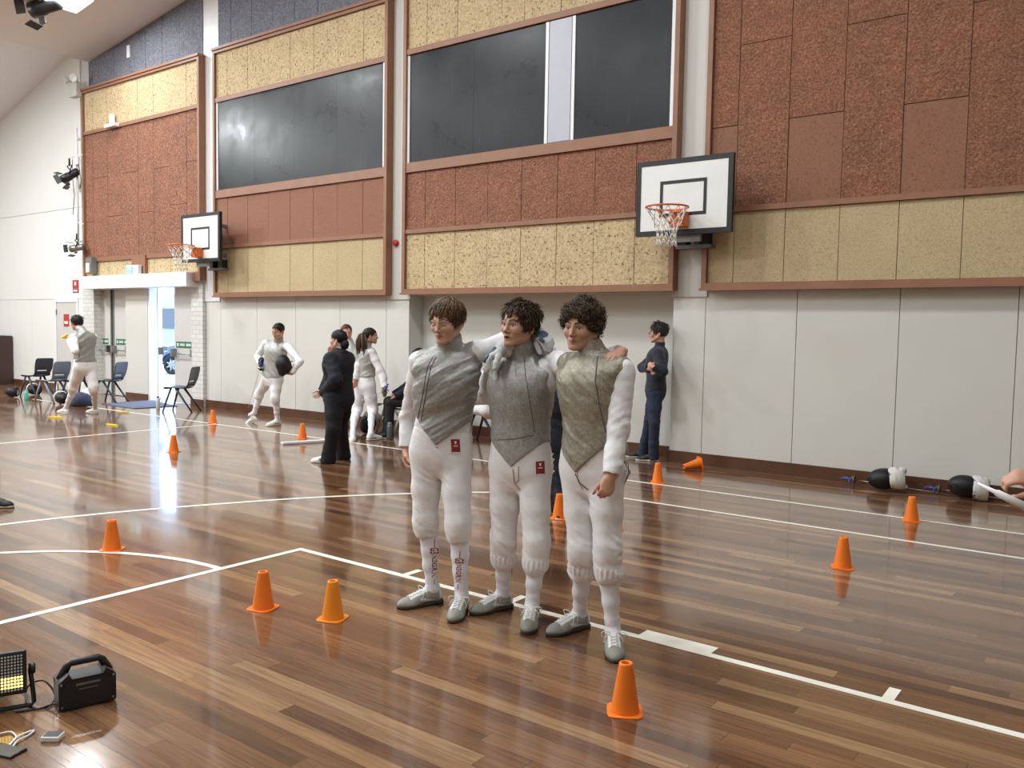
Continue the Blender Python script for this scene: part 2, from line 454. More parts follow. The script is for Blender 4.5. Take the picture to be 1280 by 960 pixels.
# fourth bay
frame(-4.24, 5.2, 2.08, 6.50, [(2.95, 3.01)])
c4 = [-3.87, -3.29, -2.71, -2.125, -1.54, -.95, -.36, .23, .82, 1.41, 2.0, 2.6, 3.2, 3.8, 4.4]
band('large coarse red-brown acoustic panel right of the near hoop', -4.18, 5.14, 3.01, 6.44, c4, [M['red_rough'], M['red_smooth']],
     [(0, 3.92), (1, 4.80), (2, 3.92), (3, 4.80), (4, 3.905), (5, 4.78), (6, 3.9), (7, 4.78), (8, 3.9)], (0, 2, 4, 6, 8))
band('tan acoustic panel right of the near hoop, below the red-brown one', -4.18, 5.14, 2.15, 2.95, c4, M['tan_smooth'])
# blackboards
def blackboard(x0, x1, label):
    r = empty('blackboard', ((x0 + x1) / 2, YP, 4.01), 0, label, 'blackboard')
    hw = (x1 - x0) / 2
    p = MB(); n_ = max(1, round((x1 - x0) / 1.2)); ww = 2 * hw / n_
    for k in range(n_): p.box((-hw + k * ww + .001, -.0, .0), (-hw + (k + 1) * ww - .001, .05, 1.56))
    p.build('writing_surface', M['board'], r)
    for x in (-hw - .05, hw):
        s_ = MB(); s_.box((x + .002, -.012, 0), (x + .048, .05, 1.56)); s_.build('side_strip', M['white'], r)
blackboard(-13.74, -9.52, 'wide blackboard in the second bay, left of the white post')
blackboard(-8.96, -6.53, 'larger left blackboard of the pair, left of the white strip')
blackboard(-6.07, -4.72, 'smaller right blackboard of the pair, above the near hoop')
wp = MB(); wp.box((-6.47, YP - .01, 4.02), (-6.13, YP + .06, 5.57))
tag(wp.build('white_board', plain('pale lavender board', C(178, 180, 192), .4, var=.02)), 'white upright panel between the two blackboards of the pair', 'panel')

# door bay
b = MB(); b.box((-18.80, 9.36, 0), (-18.34, 9.9, 2.36)); b.box((-18.98, 9.45, 0), (-18.80, 9.9, 2.36)); struct('wall_pier_left', b, M['brick'])
b = MB(); b.box((-14.70, 9.38, 0), (-14.33, 9.9, 2.40)); struct('wall_pier_right', b, M['brick'])
b = MB(); b.box((-17.17, 9.43, 0), (-16.33, 9.60, 2.36)); b.box((-18.98, 9.60, 0), (-16.40, 9.64, 2.36)); struct('wall_pier_middle', b, M['wall'])
b = MB(); b.rbox((-18.38, 9.14, 2.27), (-14.49, 9.5, 2.54), .01); struct('trim_20', b, M['white'])
def m_sign(): return plain('green sign', C(38, 110, 78), 0.4)
M['green'] = m_sign()
M['door'] = plain('door paint', C(200, 198, 194), 0.4, var=.02)
def door(n, x0, x1, y, latch=1, sgn=True, loc=None, rz=0):
    w_ = x1 - x0
    d = MB(); d.box((0, 0, .012), (w_, .045, 2.29)); o = d.build('door_%d' % n, M['door']); tag(o, kind='structure')
    o.location = loc or (x0, y, 0); o.rotation_euler = (0, 0, rz)
    h = MB(); h.tube([(.04, -.09, .98), (w_ - .04, -.09, .98)], .014, 8)
    h.box((.0, -.1, .93), (.07, 0, 1.08)); h.box((w_ - .07, -.1, .93), (w_, 0, 1.08)); h.build('push_bar', M['steel'], o)
    if sgn:
        g = MB(); g.box((.06, -.008, 1.10), (w_ - .1, 0, 1.22)); s_ = g.build('door_sign', M['green'], o)
        q = MB(); q.box((.10, -.011, 1.13), (.15, -.008, 1.19)); 
        for i in range(9):
            if i != 4: q.box((.2 + i * .043, -.011, 1.135), (.2 + i * .043 + .028, -.008, 1.185))
        q.build('lettering', M['white'], s_)
    return o
door(1, -18.68, -18.02, 9.56); door(2, -17.86, -17.20, 9.56)
m_ = MB(); m_.box((-18.015, 9.55, 0), (-17.975, 9.62, 2.3)); m_.box((-17.905, 9.55, 0), (-17.865, 9.62, 2.3)); m_.box((-17.97, 9.58, 0), (-17.91, 9.62, 2.3)); struct('trim_21', m_, M['grey_metal'])
door(3, -15.47, -14.72, 9.5)
door(4, 0, .86, 0, sgn=False, loc=(-16.26, 9.62, 0), rz=math.radians(144))
m_ = MB(); m_.box((-16.33, 9.44, 0), (-16.27, 9.60, 2.36)); m_.box((-16.33, 9.44, 2.29), (-14.7, 9.60, 2.36)); struct('trim_22', m_, M['white'])
# door in the white wall
d = MB(); d.box((-20.17, YW - .012, .01), (-19.24, YW + .02, 2.0)); o = tag(d.build('door_5', M['door']), kind='structure')
h = MB()
for z in (.45, 1.72): h.box((-20.19, YW - .03, z), (-20.16, YW - .01, z + .12))
h.build('hinge', M['grey_metal'], o)
f = MB(); f.box((-20.24, YW - .03, 0), (-20.18, YW, 2.008)); f.box((-19.23, YW - .03, 0), (-19.17, YW, 2.008)); f.box((-20.24, YW - .03, 2.01), (-19.17, YW, 2.09)); struct('trim_23', f, M['white'])

# ceiling lamps
M['diffuser'] = emit('lamp diffuser', (1.0, 0.98, 0.95), 9.0)
def lamp(x, y, k, label, group=None):
    z = ceil_z(x) if x > CE_X0 else 5.86 + (x + 25.1) * .2754
    sl = math.atan(CE_SLOPE if x < CE_RIDGE else -CE_SLOPE) if x > CE_X0 else math.atan(.2754)
    r = empty('ceiling_lamp', (x, y, z - .004), 0, label, 'lamp', group)
    r.rotation_euler = (0, -sl, 0)
    f = MB()
    for a, c in (((-.36, -.36), (.36, -.33)), ((-.36, .33), (.36, .36)), ((-.36, -.33), (-.33, .33)), ((.33, -.33), (.36, .33))):
        f.box((*a, -.05), (*c, 0))
    f.build('lamp_frame', M['white'], r)
    d = MB(); d.box((-.33, -.33, -.035), (.33, .33, -.005)); d.build('diffuser', M['diffuser'], r)
    L = bpy.data.lights.new('lamp_light', 'AREA'); L.shape = 'SQUARE'; L.size = .64; L.energy = LAMP_W * k; L.color = (.93, .985, 1.0)
    lo = bpy.data.objects.new('lamp_light', L); COL.objects.link(lo); lo.parent = r; lo.location = (0, 0, -.056)
for i, (x, y, k) in enumerate(LAMPS):
    lamp(x, y, k, 'square white ceiling lamp glowing in the top left corner' if i == 0 else 'square ceiling lamp above the hall, out of the photo', None if i == 0 else 'other ceiling lamps')
# ------------------------------------------------------------------ smooth bodies and cloth: signed distance shapes turned into meshes
def vnoise(P, seed=0):
    """smooth lattice noise in -1..1 for an (N,3) array"""
    P = np.asarray(P, np.float32); i = np.floor(P).astype(np.int64); f = (P - i).astype(np.float32); f = f * f * (3 - 2 * f)
    def hsh(a, b, c):
        n = (a * 73856093) ^ (b * 19349663) ^ (c * 83492791) ^ (seed * 2654435761)
        n = (n ^ (n >> 13)) * 1274126177; n = n ^ (n >> 16)
        return ((n & 0xffff).astype(np.float32) / 32767.5) - 1
    r = 0
    for dx in (0, 1):
        wx = f[:, 0] if dx else 1 - f[:, 0]
        for dy in (0, 1):
            wy = f[:, 1] if dy else 1 - f[:, 1]
            for dz in (0, 1):
                wz = f[:, 2] if dz else 1 - f[:, 2]
                r = r + hsh(i[:, 0] + dx, i[:, 1] + dy, i[:, 2] + dz) * wx * wy * wz
    return r
V3 = lambda *a: np.array(a, np.float64)
def unit(v): v = np.asarray(v, float); return v / (np.linalg.norm(v) + 1e-12)

class SDF:
    def __init__(s): s.ops = []; s.warps = []
    def _add(s, fn, lo, hi, k, mode): s.ops.append((fn, np.array(lo) - .0, np.array(hi) + .0, k, mode)); return s
    def cone(s, a, b, ra, rb, k=.01, mode='u', sq=None):
        """tapered limb piece; sq = (direction, factor): squashes the section along the direction"""
        a = np.array(a, float); b = np.array(b, float); ba = b - a; L2 = max(ba @ ba, 1e-10)
        R = max(ra, rb) * (1.0 if sq is None else max(1, 1 / sq[1]))
        if sq is None:
            def fn(P):
                pa = P - a; t = np.clip(pa @ ba / L2, 0, 1)
                return np.sqrt(((pa - t[:, None] * ba) ** 2).sum(1)) - (ra + (rb - ra) * t)
        else:
            u = unit(sq[0]); fct = sq[1]
            def fn(P):
                pa = P - a; t = np.clip(pa @ ba / L2, 0, 1); q = pa - t[:, None] * ba
                c = q @ u; q = q + np.outer(c * (1 / fct - 1), u)
                return (np.sqrt((q ** 2).sum(1)) - (ra + (rb - ra) * t)) * min(1, fct)
        return s._add(fn, np.minimum(a, b) - R, np.maximum(a, b) + R, k, mode)
    def chain(s, pts, rs, k=.01, mode='u', sq=None):
        for i in range(len(pts) - 1): s.cone(pts[i], pts[i + 1], rs[i], rs[i + 1], k, mode, sq)
        return s
    def ell(s, c, r, k=.01, mode='u', rot=None):
        c = np.array(c, float); r = np.array(r, float); Rm = None if rot is None else np.array(rot, float); m = r.min(); R = r.max()
        def fn(P):
            q = P - c
            if Rm is not None: q = q @ Rm
            k0 = np.sqrt(((q / r) ** 2).sum(1)); k1 = np.sqrt(((q / r ** 2) ** 2).sum(1))
            return k0 * (k0 - 1) / np.maximum(k1, 1e-6)
        lo = c - (R if Rm is not None else r); hi = c + (R if Rm is not None else r)
        return s._add(fn, lo, hi, k, mode)
    def box(s, c, h, r=.005, k=.005, mode='u', rot=None):
        c = np.array(c, float); h = np.array(h, float) - r; Rm = None if rot is None else np.array(rot, float); R = np.linalg.norm(h) + r
        def fn(P):
            q = P - c
            if Rm is not None: q = q @ Rm
            d = np.abs(q) - h
            return np.sqrt((np.maximum(d, 0) ** 2).sum(1)) + np.minimum(d.max(1), 0) - r
        return s._add(fn, c - R, c + R, k, mode)
    def loft(s, rows, k=.02, mode='u', grow=0.0, mat=None, p=2.3, cap=.03):
        """stack of ovals along z: (z, cx, cy, rx, ry); mat = (origin, 3x3) frame whose columns are its axes"""
        rows = np.array(sorted(rows), float); zt = np.linspace(rows[0, 0], rows[-1, 0], 96); tab = []
        for j in range(1, 5):
            zz = rows[:, 0]; vv = rows[:, j]; m = np.gradient(vv, zz) if len(zz) > 2 else np.zeros(len(zz)) + (vv[-1] - vv[0]) / (zz[-1] - zz[0])
            i = np.clip(np.searchsorted(zz, zt) - 1, 0, len(zz) - 2); hh = zz[i + 1] - zz[i]; t = (zt - zz[i]) / hh
            tab.append((2*t**3-3*t**2+1)*vv[i] + (t**3-2*t**2+t)*hh*m[i] + (-2*t**3+3*t**2)*vv[i+1] + (t**3-t**2)*hh*m[i+1])
        z0, z1 = rows[0, 0], rows[-1, 0]
        def fn(P):
            q = P if mat is None else (P - mat[0]) @ mat[1]
            z = np.clip(q[:, 2], z0, z1); cx, cy, rx, ry = [np.interp(z, zt, tb) for tb in tab]
            rx = rx + grow; ry = ry + grow
            u = np.abs((q[:, 0] - cx) / rx); v = np.abs((q[:, 1] - cy) / ry)
            e = (u ** p + v ** p) ** (1 / p)
            d = (e - 1) * np.minimum(rx, ry)
            dz = np.maximum(z0 - q[:, 2], q[:, 2] - z1) - grow
            return np.where((dz > -cap), np.sqrt(np.maximum(d + cap, 0) ** 2 + np.maximum(dz + cap, 0) ** 2) - cap, d)
        mx = np.abs(rows[:, 3]).max() + grow; my = np.abs(rows[:, 4]).max() + grow
        cor = np.array([[x, y, z] for x in (rows[:, 1].min() - mx, rows[:, 1].max() + mx) for y in (rows[:, 2].min() - my, rows[:, 2].max() + my) for z in (z0 - grow, z1 + grow)])
        if mat is not None: cor = cor @ mat[1].T + mat[0]
        return s._add(fn, cor.min(0), cor.max(0), k, mode)
    def plane(s, pt, n, k=.0, mode='i'):
        """keeps the side the normal points away from"""
        pt = np.array(pt, float); n = unit(n)
        return s._add(lambda P: (P - pt) @ n, np.full(3, -9.), np.full(3, 9.), k, mode)
    def func(s, fn, mode='i', k=0.0, lo=(-9, -9, -9), hi=(9, 9, 9)): return s._add(fn, lo, hi, k, mode)
    def warp(s, fn): s.ops.append((fn, None, None, 0, 'w')); return s
    def ev(s, P):
        d = np.full(len(P), .3, np.float32); pad = .075
        for fn, lo, hi, k, mode in s.ops:
            if mode == 'w': d = d + fn(P).astype(np.float32); continue
            big = lo[0] < -8
            idx = slice(None) if big else np.nonzero(((P > lo - pad) & (P < hi + pad)).all(1))[0]
            if not big and len(idx) == 0: continue
            f = fn(P[idx]).astype(np.float32); a = d[idx]
            if mode == 'u':
                if k > 0: h = np.clip(.5 + .5 * (a - f) / k, 0, 1); r = a + (f - a) * h - k * h * (1 - h)
                else: r = np.minimum(a, f)
            else:
                if mode == 's': f = -f
                if k > 0: h = np.clip(.5 - .5 * (a - f) / k, 0, 1); r = a + (f - a) * h + k * h * (1 - h)
                else: r = np.maximum(a, f)
            d[idx] = r
        return d
    def mesh(s, h=.005):
        lo = np.min([o[1] for o in s.ops if o[4] == 'u'], 0) - .02; hi = np.max([o[2] for o in s.ops if o[4] == 'u'], 0) + .02
        Bk = 8; n = (np.ceil((hi - lo) / h / Bk).astype(int)) * Bk; nb = n // Bk
        g = np.stack(np.meshgrid(*[np.arange(k) for k in nb], indexing='ij'), -1).reshape(-1, 3)
        dc = s.ev(lo + (g * Bk + (Bk - 1) / 2) * h)
        act = np.abs(dc) < Bk * h * 1.5 + .012
        D = np.where(np.repeat(np.repeat(np.repeat(dc.reshape(nb), Bk, 0), Bk, 1), Bk, 2) < 0, -1, 1).astype(np.float32)
        off = np.stack(np.meshgrid(*[np.arange(Bk)] * 3, indexing='ij'), -1).reshape(-1, 3)
        ga = g[act]
        for c in range(0, len(ga), 600):
            I = (ga[c:c + 600, None, :] * Bk + off[None]).reshape(-1, 3)
            D[I[:, 0], I[:, 1], I[:, 2]] = s.ev(lo + I * h)
        return nets(D, lo, h)
def nets(D, lo, h):
    ins = D < 0
    A = ins[:-1, :-1, :-1]; anyv = np.zeros(A.shape, bool); allv = np.ones(A.shape, bool); nx, ny, nz = A.shape
    offs = [(i, j, k) for i in (0, 1) for j in (0, 1) for k in (0, 1)]
    for i, j, k in offs:
        q = ins[i:i + nx, j:j + ny, k:k + nz]; anyv |= q; allv &= q
    cells = np.argwhere(anyv & ~allv)
    idm = np.full(A.shape, -1, np.int32); idm[tuple(cells.T)] = np.arange(len(cells))
    acc = np.zeros((len(cells), 3)); cnt = np.zeros(len(cells))
    dv = {o: D[cells[:, 0] + o[0], cells[:, 1] + o[1], cells[:, 2] + o[2]] for o in offs}
    for o in offs:
        for ax in range(3):
            if o[ax] == 0:
                e = list(o); e[ax] = 1; e = tuple(e); a = dv[o]; b_ = dv[e]; m = (a < 0) != (b_ < 0)
                t = np.where(m, a / np.where(m, a - b_, 1), 0)
                p = np.repeat(np.array(o, float)[None], len(cells), 0); p[:, ax] += t
                acc[m] += p[m]; cnt[m] += 1
    V = lo + (cells + acc / cnt[:, None]) * h
    F = []
    for ax in range(3):
        sl0 = [slice(None)] * 3; sl1 = [slice(None)] * 3; sl0[ax] = slice(0, -1); sl1[ax] = slice(1, None)
        a = ins[tuple(sl0)]; b_ = ins[tuple(sl1)]; x = np.argwhere(a != b_); flip = a[tuple(x.T)]
        u, v = [(1, 2), (2, 0), (0, 1)][ax]
        ok = (x[:, u] > 0) & (x[:, v] > 0) & (x[:, u] < A.shape[u]) & (x[:, v] < A.shape[v]); x = x[ok]; flip = flip[ok]
        c = []
        for du, dv_ in ((1, 1), (0, 1), (0, 0), (1, 0)):
            y = x.copy(); y[:, u] -= du; y[:, v] -= dv_; c.append(idm[y[:, 0], y[:, 1], y[:, 2]])
        q = np.stack(c, 1); q[~flip] = q[~flip][:, ::-1]; F.append(q)
    F = np.concatenate(F); F = F[(F >= 0).all(1)]
    return V, F
def np_mesh(name, V, F, mat, parent=None, smooth=True, col=None, relax=1, origin=None):
    V = np.asarray(V, np.float64)
    if relax:
        e = np.concatenate([F[:, [0, 1]], F[:, [1, 2]], F[:, [2, 3]], F[:, [3, 0]]]); e = np.concatenate([e, e[:, ::-1]])
        for _ in range(relax):
            c = np.bincount(e[:, 0], minlength=len(V)).astype(float); c[c == 0] = 1
            avg = np.stack([np.bincount(e[:, 0], V[e[:, 1], i], len(V)) for i in range(3)], 1) / c[:, None]
            V = V * .5 + avg * .5
    if origin is not None: V = V - np.asarray(origin)
    me = bpy.data.meshes.new(name); nv, nf = len(V), len(F); k = F.shape[1]
    me.vertices.add(nv); me.vertices.foreach_set('co', V.astype(np.float32).ravel())
    me.loops.add(nf * k); me.loops.foreach_set('vertex_index', F.astype(np.int32).ravel())
    me.polygons.add(nf); me.polygons.foreach_set('loop_start', np.arange(0, nf * k, k, dtype=np.int32))
    me.polygons.foreach_set('use_smooth', np.full(nf, smooth))
    if col is not None:
        ca = me.color_attributes.new('Col', 'FLOAT_COLOR', 'POINT')
        ca.data.foreach_set('color', np.concatenate([col, np.ones((nv, 1))], 1).astype(np.float32).ravel())
    me.update(calc_edges=True); me.validate()
    o = link_mesh(name, me, mat, parent)
    return o, V
def bvh_of(V, F): return BVHTree.FromPolygons([tuple(p) for p in V], [tuple(f) for f in F])
# ------------------------------------------------------------------ people
def m_attr(name, rough=.5, noise=.06, spec=.4, bump=.0, sss=0.0, bscale=250.0):
    t = NT(name); at_ = t.n('Attribute', attribute_name='Col'); v = t.coord(); n = t.noise(v, 60, 3)
    c = t.mix(noise * 4, at_.outputs['Color'], t.ramp(n, [(.3, (.42,) * 3), (.7, (.58,) * 3)]), 'OVERLAY')
    t.l(c, t.b.inputs['Base Color']); t.set(Roughness=rough, Specular_IOR_Level=spec)
    if sss: t.set(Subsurface_Weight=sss, Subsurface_Scale=.006); t.b.inputs['Subsurface Radius'].default_value = (1, .4, .25)
    if bump: t.bump(t.noise(v, bscale, 3), bump, .002)
    return t.m
def m_cloth(name, col, rough=.85, var=.05, weave=900, bs=.25, fold=.5, fscale=18, sheen=.15):
    t = NT(name); v = t.coord(); n = t.noise(v, 9, 4)
    t.l(t.ramp(n, [(.3, tuple(c * (1 - var) for c in col)), (.7, tuple(min(1, c * (1 + var)) for c in col))]), t.b.inputs['Base Color'])
    t.set(Roughness=rough, Sheen_Weight=sheen)
    h = t.math('ADD', t.math('MULTIPLY', t.noise(v, fscale, 3), 1.0), t.math('MULTIPLY', t.noise(v, weave, 1), .03))
    t.bump(h, fold, .012); return t.m
M['skin'] = m_attr('skin', .5, .05, .35, .05, .08)
M['hair_mat'] = m_attr('hair', .5, .12, .3)
M['jacket'] = m_cloth('white fencing cloth', C(226, 226, 228), .8, .02, fold=.35)
M['breeches'] = m_cloth('white breeches cloth', C(228, 228, 230), .8, .02, fold=.3)
M['sock'] = m_cloth('white sock knit', C(226, 227, 234), .9, .02, 600, fold=.12)
def m_lame(name, c0, c1, metal=.35):
    t = NT(name); v = t.coord(); n = t.noise(v, 70, 5, .8); n2 = t.noise(v, 9, 3); n3 = t.noise(v, 420, 2)
    c = t.ramp(n, [(.3, c0), (.7, c1)]); c = t.mix(.3, c, t.ramp(n2, [(.3, (.36,) * 3), (.7, (.62,) * 3)]), 'OVERLAY')
    t.l(c, t.b.inputs['Base Color']); t.l(t.ramp(n3, [(.35, (.38,) * 3), (.65, (.6,) * 3)]), t.b.inputs['Roughness'])
    t.set(Metallic=metal)
    h = t.math('ADD', t.math('MULTIPLY', t.noise(v, 20, 4), 1.0), t.math('MULTIPLY', n, .22)); t.bump(h, .4, .010); return t.m
M['lame'] = m_lame('silver lame cloth', C(132, 132, 130), C(174, 174, 171))
M['lame_warm'] = m_lame('dull lame cloth', C(118, 114, 102), C(172, 166, 150), .45)
M['lame_pale'] = m_lame('pale lame cloth', C(160, 160, 158), C(188, 188, 184), .2)
M['shoe_grey'] = plain('grey shoe suede', C(124, 126, 120), .8, var=.2, nscale=30, bump=.2)
M['shoe_silver'] = plain('silver shoe panel', C(186, 188, 190), .35, .4)
M['sole'] = plain('dark rubber sole', C(60, 58, 54), .7)
M['lace'] = plain('white lace', C(226, 226, 222), .8)
M['red_patch'] = plain('red patch', C(140, 26, 36), .6)
M['red_ink'] = plain('dark red print', C(130, 24, 34), .7)
M['navy'] = m_cloth('navy cloth', C(19, 21, 33), .85, .1, fold=.4, sheen=.0)
M['navy_trousers'] = m_cloth('black trousers cloth', C(17, 18, 24), .85, .1, fold=.5, sheen=.0)
M['denim'] = m_cloth('blue denim', C(36, 45, 66), .85, .2, fold=.4, sheen=.0)
M['glove_white'] = m_cloth('pale glove leather', C(200, 204, 204), .7, .06)
M['glove_blue'] = m_cloth('slate glove cloth', C(62, 82, 102), .8, .1)

def frame_from(yaw=0, pitch=0, roll=0):
    """columns = local x, y, z; the head looks along -y; yaw turns left/right, pitch > 0 looks down, roll tilts"""
    return np.array((Matrix.Rotation(yaw, 3, 'Z') @ Matrix.Rotation(pitch, 3, 'X') @ Matrix.Rotation(roll, 3, 'Y')))

def head_ops(s, c, Rm, sc=1.0, mouth=0.0, narrow=1.0):
    c = np.array(c, float); W = lambda *p: c + Rm @ (np.array(p, float) * sc * np.array([narrow, 1, 1]))
    E = lambda p, r, k=.012, mode='u', rot=None: s.ell(W(*p), np.array(r) * sc, k * sc, mode, Rm if rot is None else Rm @ rot)
    Cn = lambda a, b, ra, rb, k=.01, mode='u': s.cone(W(*a), W(*b), ra * sc, rb * sc, k * sc, mode)
    E((0, .012, .036), (.073, .094, .080)); E((0, -.030, .005), (.062, .066, .075), .03)
    E((0, -.040, -.045), (.050, .048, .062), .03)
    for q in (-1, 1):
        Cn((q * .056, .008, -.050), (q * .020, -.070, -.098), .017, .013, .03)
        E((q * .043, -.064, -.026), (.022, .020, .022), .025)                    # cheekbone
        Cn((q * .012, -.092, .016), (q * .044, -.078, .017), .009, .008, .014)    # brow ridge
    E((0, -.078, -.099), (.021, .016, .015), .02)
    Cn((0, -.090, .010), (0, -.112, -.030), .0075, .0095, .012); E((0, -.114, -.035), (.0105, .0095, .009), .008)
    for q in (-1, 1): E((q * .0125, -.100, -.039), (.0075, .010, .0075), .006)
    for q in (-1, 1): E((q * .031, -.104, -.003), (.019, .018, .0125), .012, 's')
    for q in (-1, 1): E((q * .031, -.0775, -.004), (.0135, .0125, .0125), .003)
    for q in (-1, 1): Cn((q * .018, -.090, .0035), (q * .044, -.082, .0015), .0036, .0032, .004)   # upper lid
    E((0, -.080, -.066), (.028, .018, .020), .014)                                # muzzle
    Cn((-.023, -.0845, -.0635), (0, -.0970, -.0605), .0034, .0050, .006); Cn((.023, -.0845, -.0635), (0, -.0970, -.0605), .0034, .0050, .006)
    lo = -.0725 - mouth
    Cn((-.018, -.086, lo + .001), (0, -.0945, lo), .0038, .0058, .006); Cn((.018, -.086, lo + .001), (0, -.0945, lo), .0038, .0058, .006)
    if mouth > 0: E((0, -.100, -.0665 - mouth * .5), (.018, .014, .0015 + mouth * .5), .003, 's')
    for q in (-1, 1):
        E((q * .076, .018, -.012), (.008, .021, .032), .008, rot=np.array(Matrix.Rotation(q * -.35, 3, 'Z')))
        E((q * .085, .014, -.006), (.006, .011, .018), .005, 's')
def head_paint(P, c, Rm, sc, skin, hair, mouth=0.0, eyes='open', narrow=1.0, brow=1.0, lipc=None):
    q = ((P - np.array(c)) @ Rm) / sc; q[:, 0] /= narrow
    col = np.repeat(np.array(skin)[None], len(P), 0)
    ax = np.abs(q[:, 0]); front = q[:, 1] < -.055
    def blend(m, c_, a): 
        a = np.clip(a, 0, 1)[:, None] * m[:, None]; col[:] = col * (1 - a) + np.array(c_) * a
    red = np.array(skin) * np.array([1.0, .78, .74])
    blend(front, red, np.exp(-(((ax - .040) / .018) ** 2 + ((q[:, 2] + .035) / .02) ** 2)) * .45)
    blend(front, red, np.exp(-((ax / .012) ** 2 + ((q[:, 2] + .036) / .012) ** 2)) * .4)
    blend(q[:, 1] > -.03, red, (ax > .074) * .5)
    lip = np.array(lipc) if lipc is not None else np.array(skin) * np.array([.74, .55, .54])
    lc = -.0665 - mouth * .5
    d = np.sqrt((q[:, 0] / .026) ** 2 + ((q[:, 2] - lc) / (.0105 + mouth * .5)) ** 2)
    blend(front, lip, (1.06 - d) * 4)
    blend(front, np.array([.03, .012, .01]), (1 - np.sqrt((q[:, 0] / .021) ** 2 + ((q[:, 2] - lc) / (.0016 + mouth * .55)) ** 2)) * 6)
    ex = (ax - .031) / .0145; ez = (q[:, 2] + .004) / .0070
    if eyes == 'open':
        blend(front, (.62, .58, .55), (1.0 - np.sqrt(ex ** 2 + ez ** 2)) * 5)
        blend(front, (.035, .022, .015), (1.0 - np.sqrt(((ax - .032) / .0065) ** 2 + ((q[:, 2] + .0035) / .0068) ** 2)) * 6)
    zl = -.004 + (.0068 if eyes == 'open' else -.004) - .0035 * ex ** 2
    blend(front & (ax < .048) & (ax > .014), (.03, .018, .013), (1 - np.abs(q[:, 2] - zl) / .0028) * 2.2)
    blend(front & (ax < .05) & (ax > .012), np.array(skin) * .62, np.exp(-((q[:, 2] - .006) / .006) ** 2) * .5)
    zb = .0205 + .006 * np.clip((ax - .012) / .022, 0, 1) - .006 * np.clip((ax - .036) / .016, 0, 1)
    blend((q[:, 1] < -.05) & (ax > .010) & (ax < .055), np.array(hair) * .8, (1 - np.abs(q[:, 2] - zb) / (.0058 * brow)) * 1.6)
    blend(front, (.06, .03, .025), (1 - np.sqrt(((ax - .008) / .0045) ** 2 + ((q[:, 2] + .0435) / .003) ** 2)) * 3 * (q[:, 1] < -.09))
    return col

def hand_ops(s, w, fd, nd, side, curl=(.35, .45, .5, .55), thumb=.4, sc=1.0, grow=0.0, spread=.06, k=.004, thumb_curl=.3):
    """w wrist, fd the way the fingers point, nd the way the back of the hand looks, side +1 when the thumb lies on fd x nd"""
    y = unit(fd); z = unit(np.array(nd) - y * (np.array(nd) @ y)); x = np.cross(y, z) * side
    L = lambda a, b, c: np.array(w) + (x * a + y * b + z * c) * sc
    g = grow
    s.cone(L(0, -.03, 0), L(0, .02, 0), .026 * sc + g, .027 * sc + g, .01, sq=(z, .78))
    s.ell(L(.002, .052, 0), (np.array([.041, .052, .0155]) * sc + g), .012, rot=np.stack([x, y, z], 1))
    s.ell(L(.024, .035, -.008), (np.array([.016, .034, .015]) * sc + g), .01, rot=np.stack([x, y, z], 1))
    bx = (.029, .0105, -.0085, -.026); by = (.090, .096, .092, .083); ln = (.070, .078, .072, .056); rr = (.0088, .0092, .0088, .0078)
    for i in range(4):
        p = L(bx[i], by[i] - .012, .002); ang = 0.0; d0 = x * (bx[i] * spread * 18 * .12) + y
        for j, fr in enumerate((.46, .31, .23)):
            ang += curl[i] * (.9, 1.25, .8)[j]
            dr = unit(d0 * math.cos(ang) - z * math.sin(ang)); q = p + dr * ln[i] * fr * sc * (1.15 if j == 0 else 1)
            s.cone(p, q, (rr[i] * (1, .93, .86)[j]) * sc + g, (rr[i] * (.93, .86, .74)[j]) * sc + g, k if j else k * 2); p = q
    p = L(.026, .020, -.008); dirs = [unit(x * (.75 * thumb + .25) + y * .75 - z * (.25 + thumb_curl * .4)), unit(x * (.35 * thumb) + y * .9 - z * (.25 + thumb_curl))]
    for j, (d_, l_, ra, rb) in enumerate(((dirs[0], .048, .0145, .0108), (dirs[1], .036, .0108, .0095), (dirs[1] - z * .2, .026, .0095, .0075))):
        q = p + unit(d_) * l_ * sc; s.cone(p, q, ra * sc + g, rb * sc + g, .006); p = q

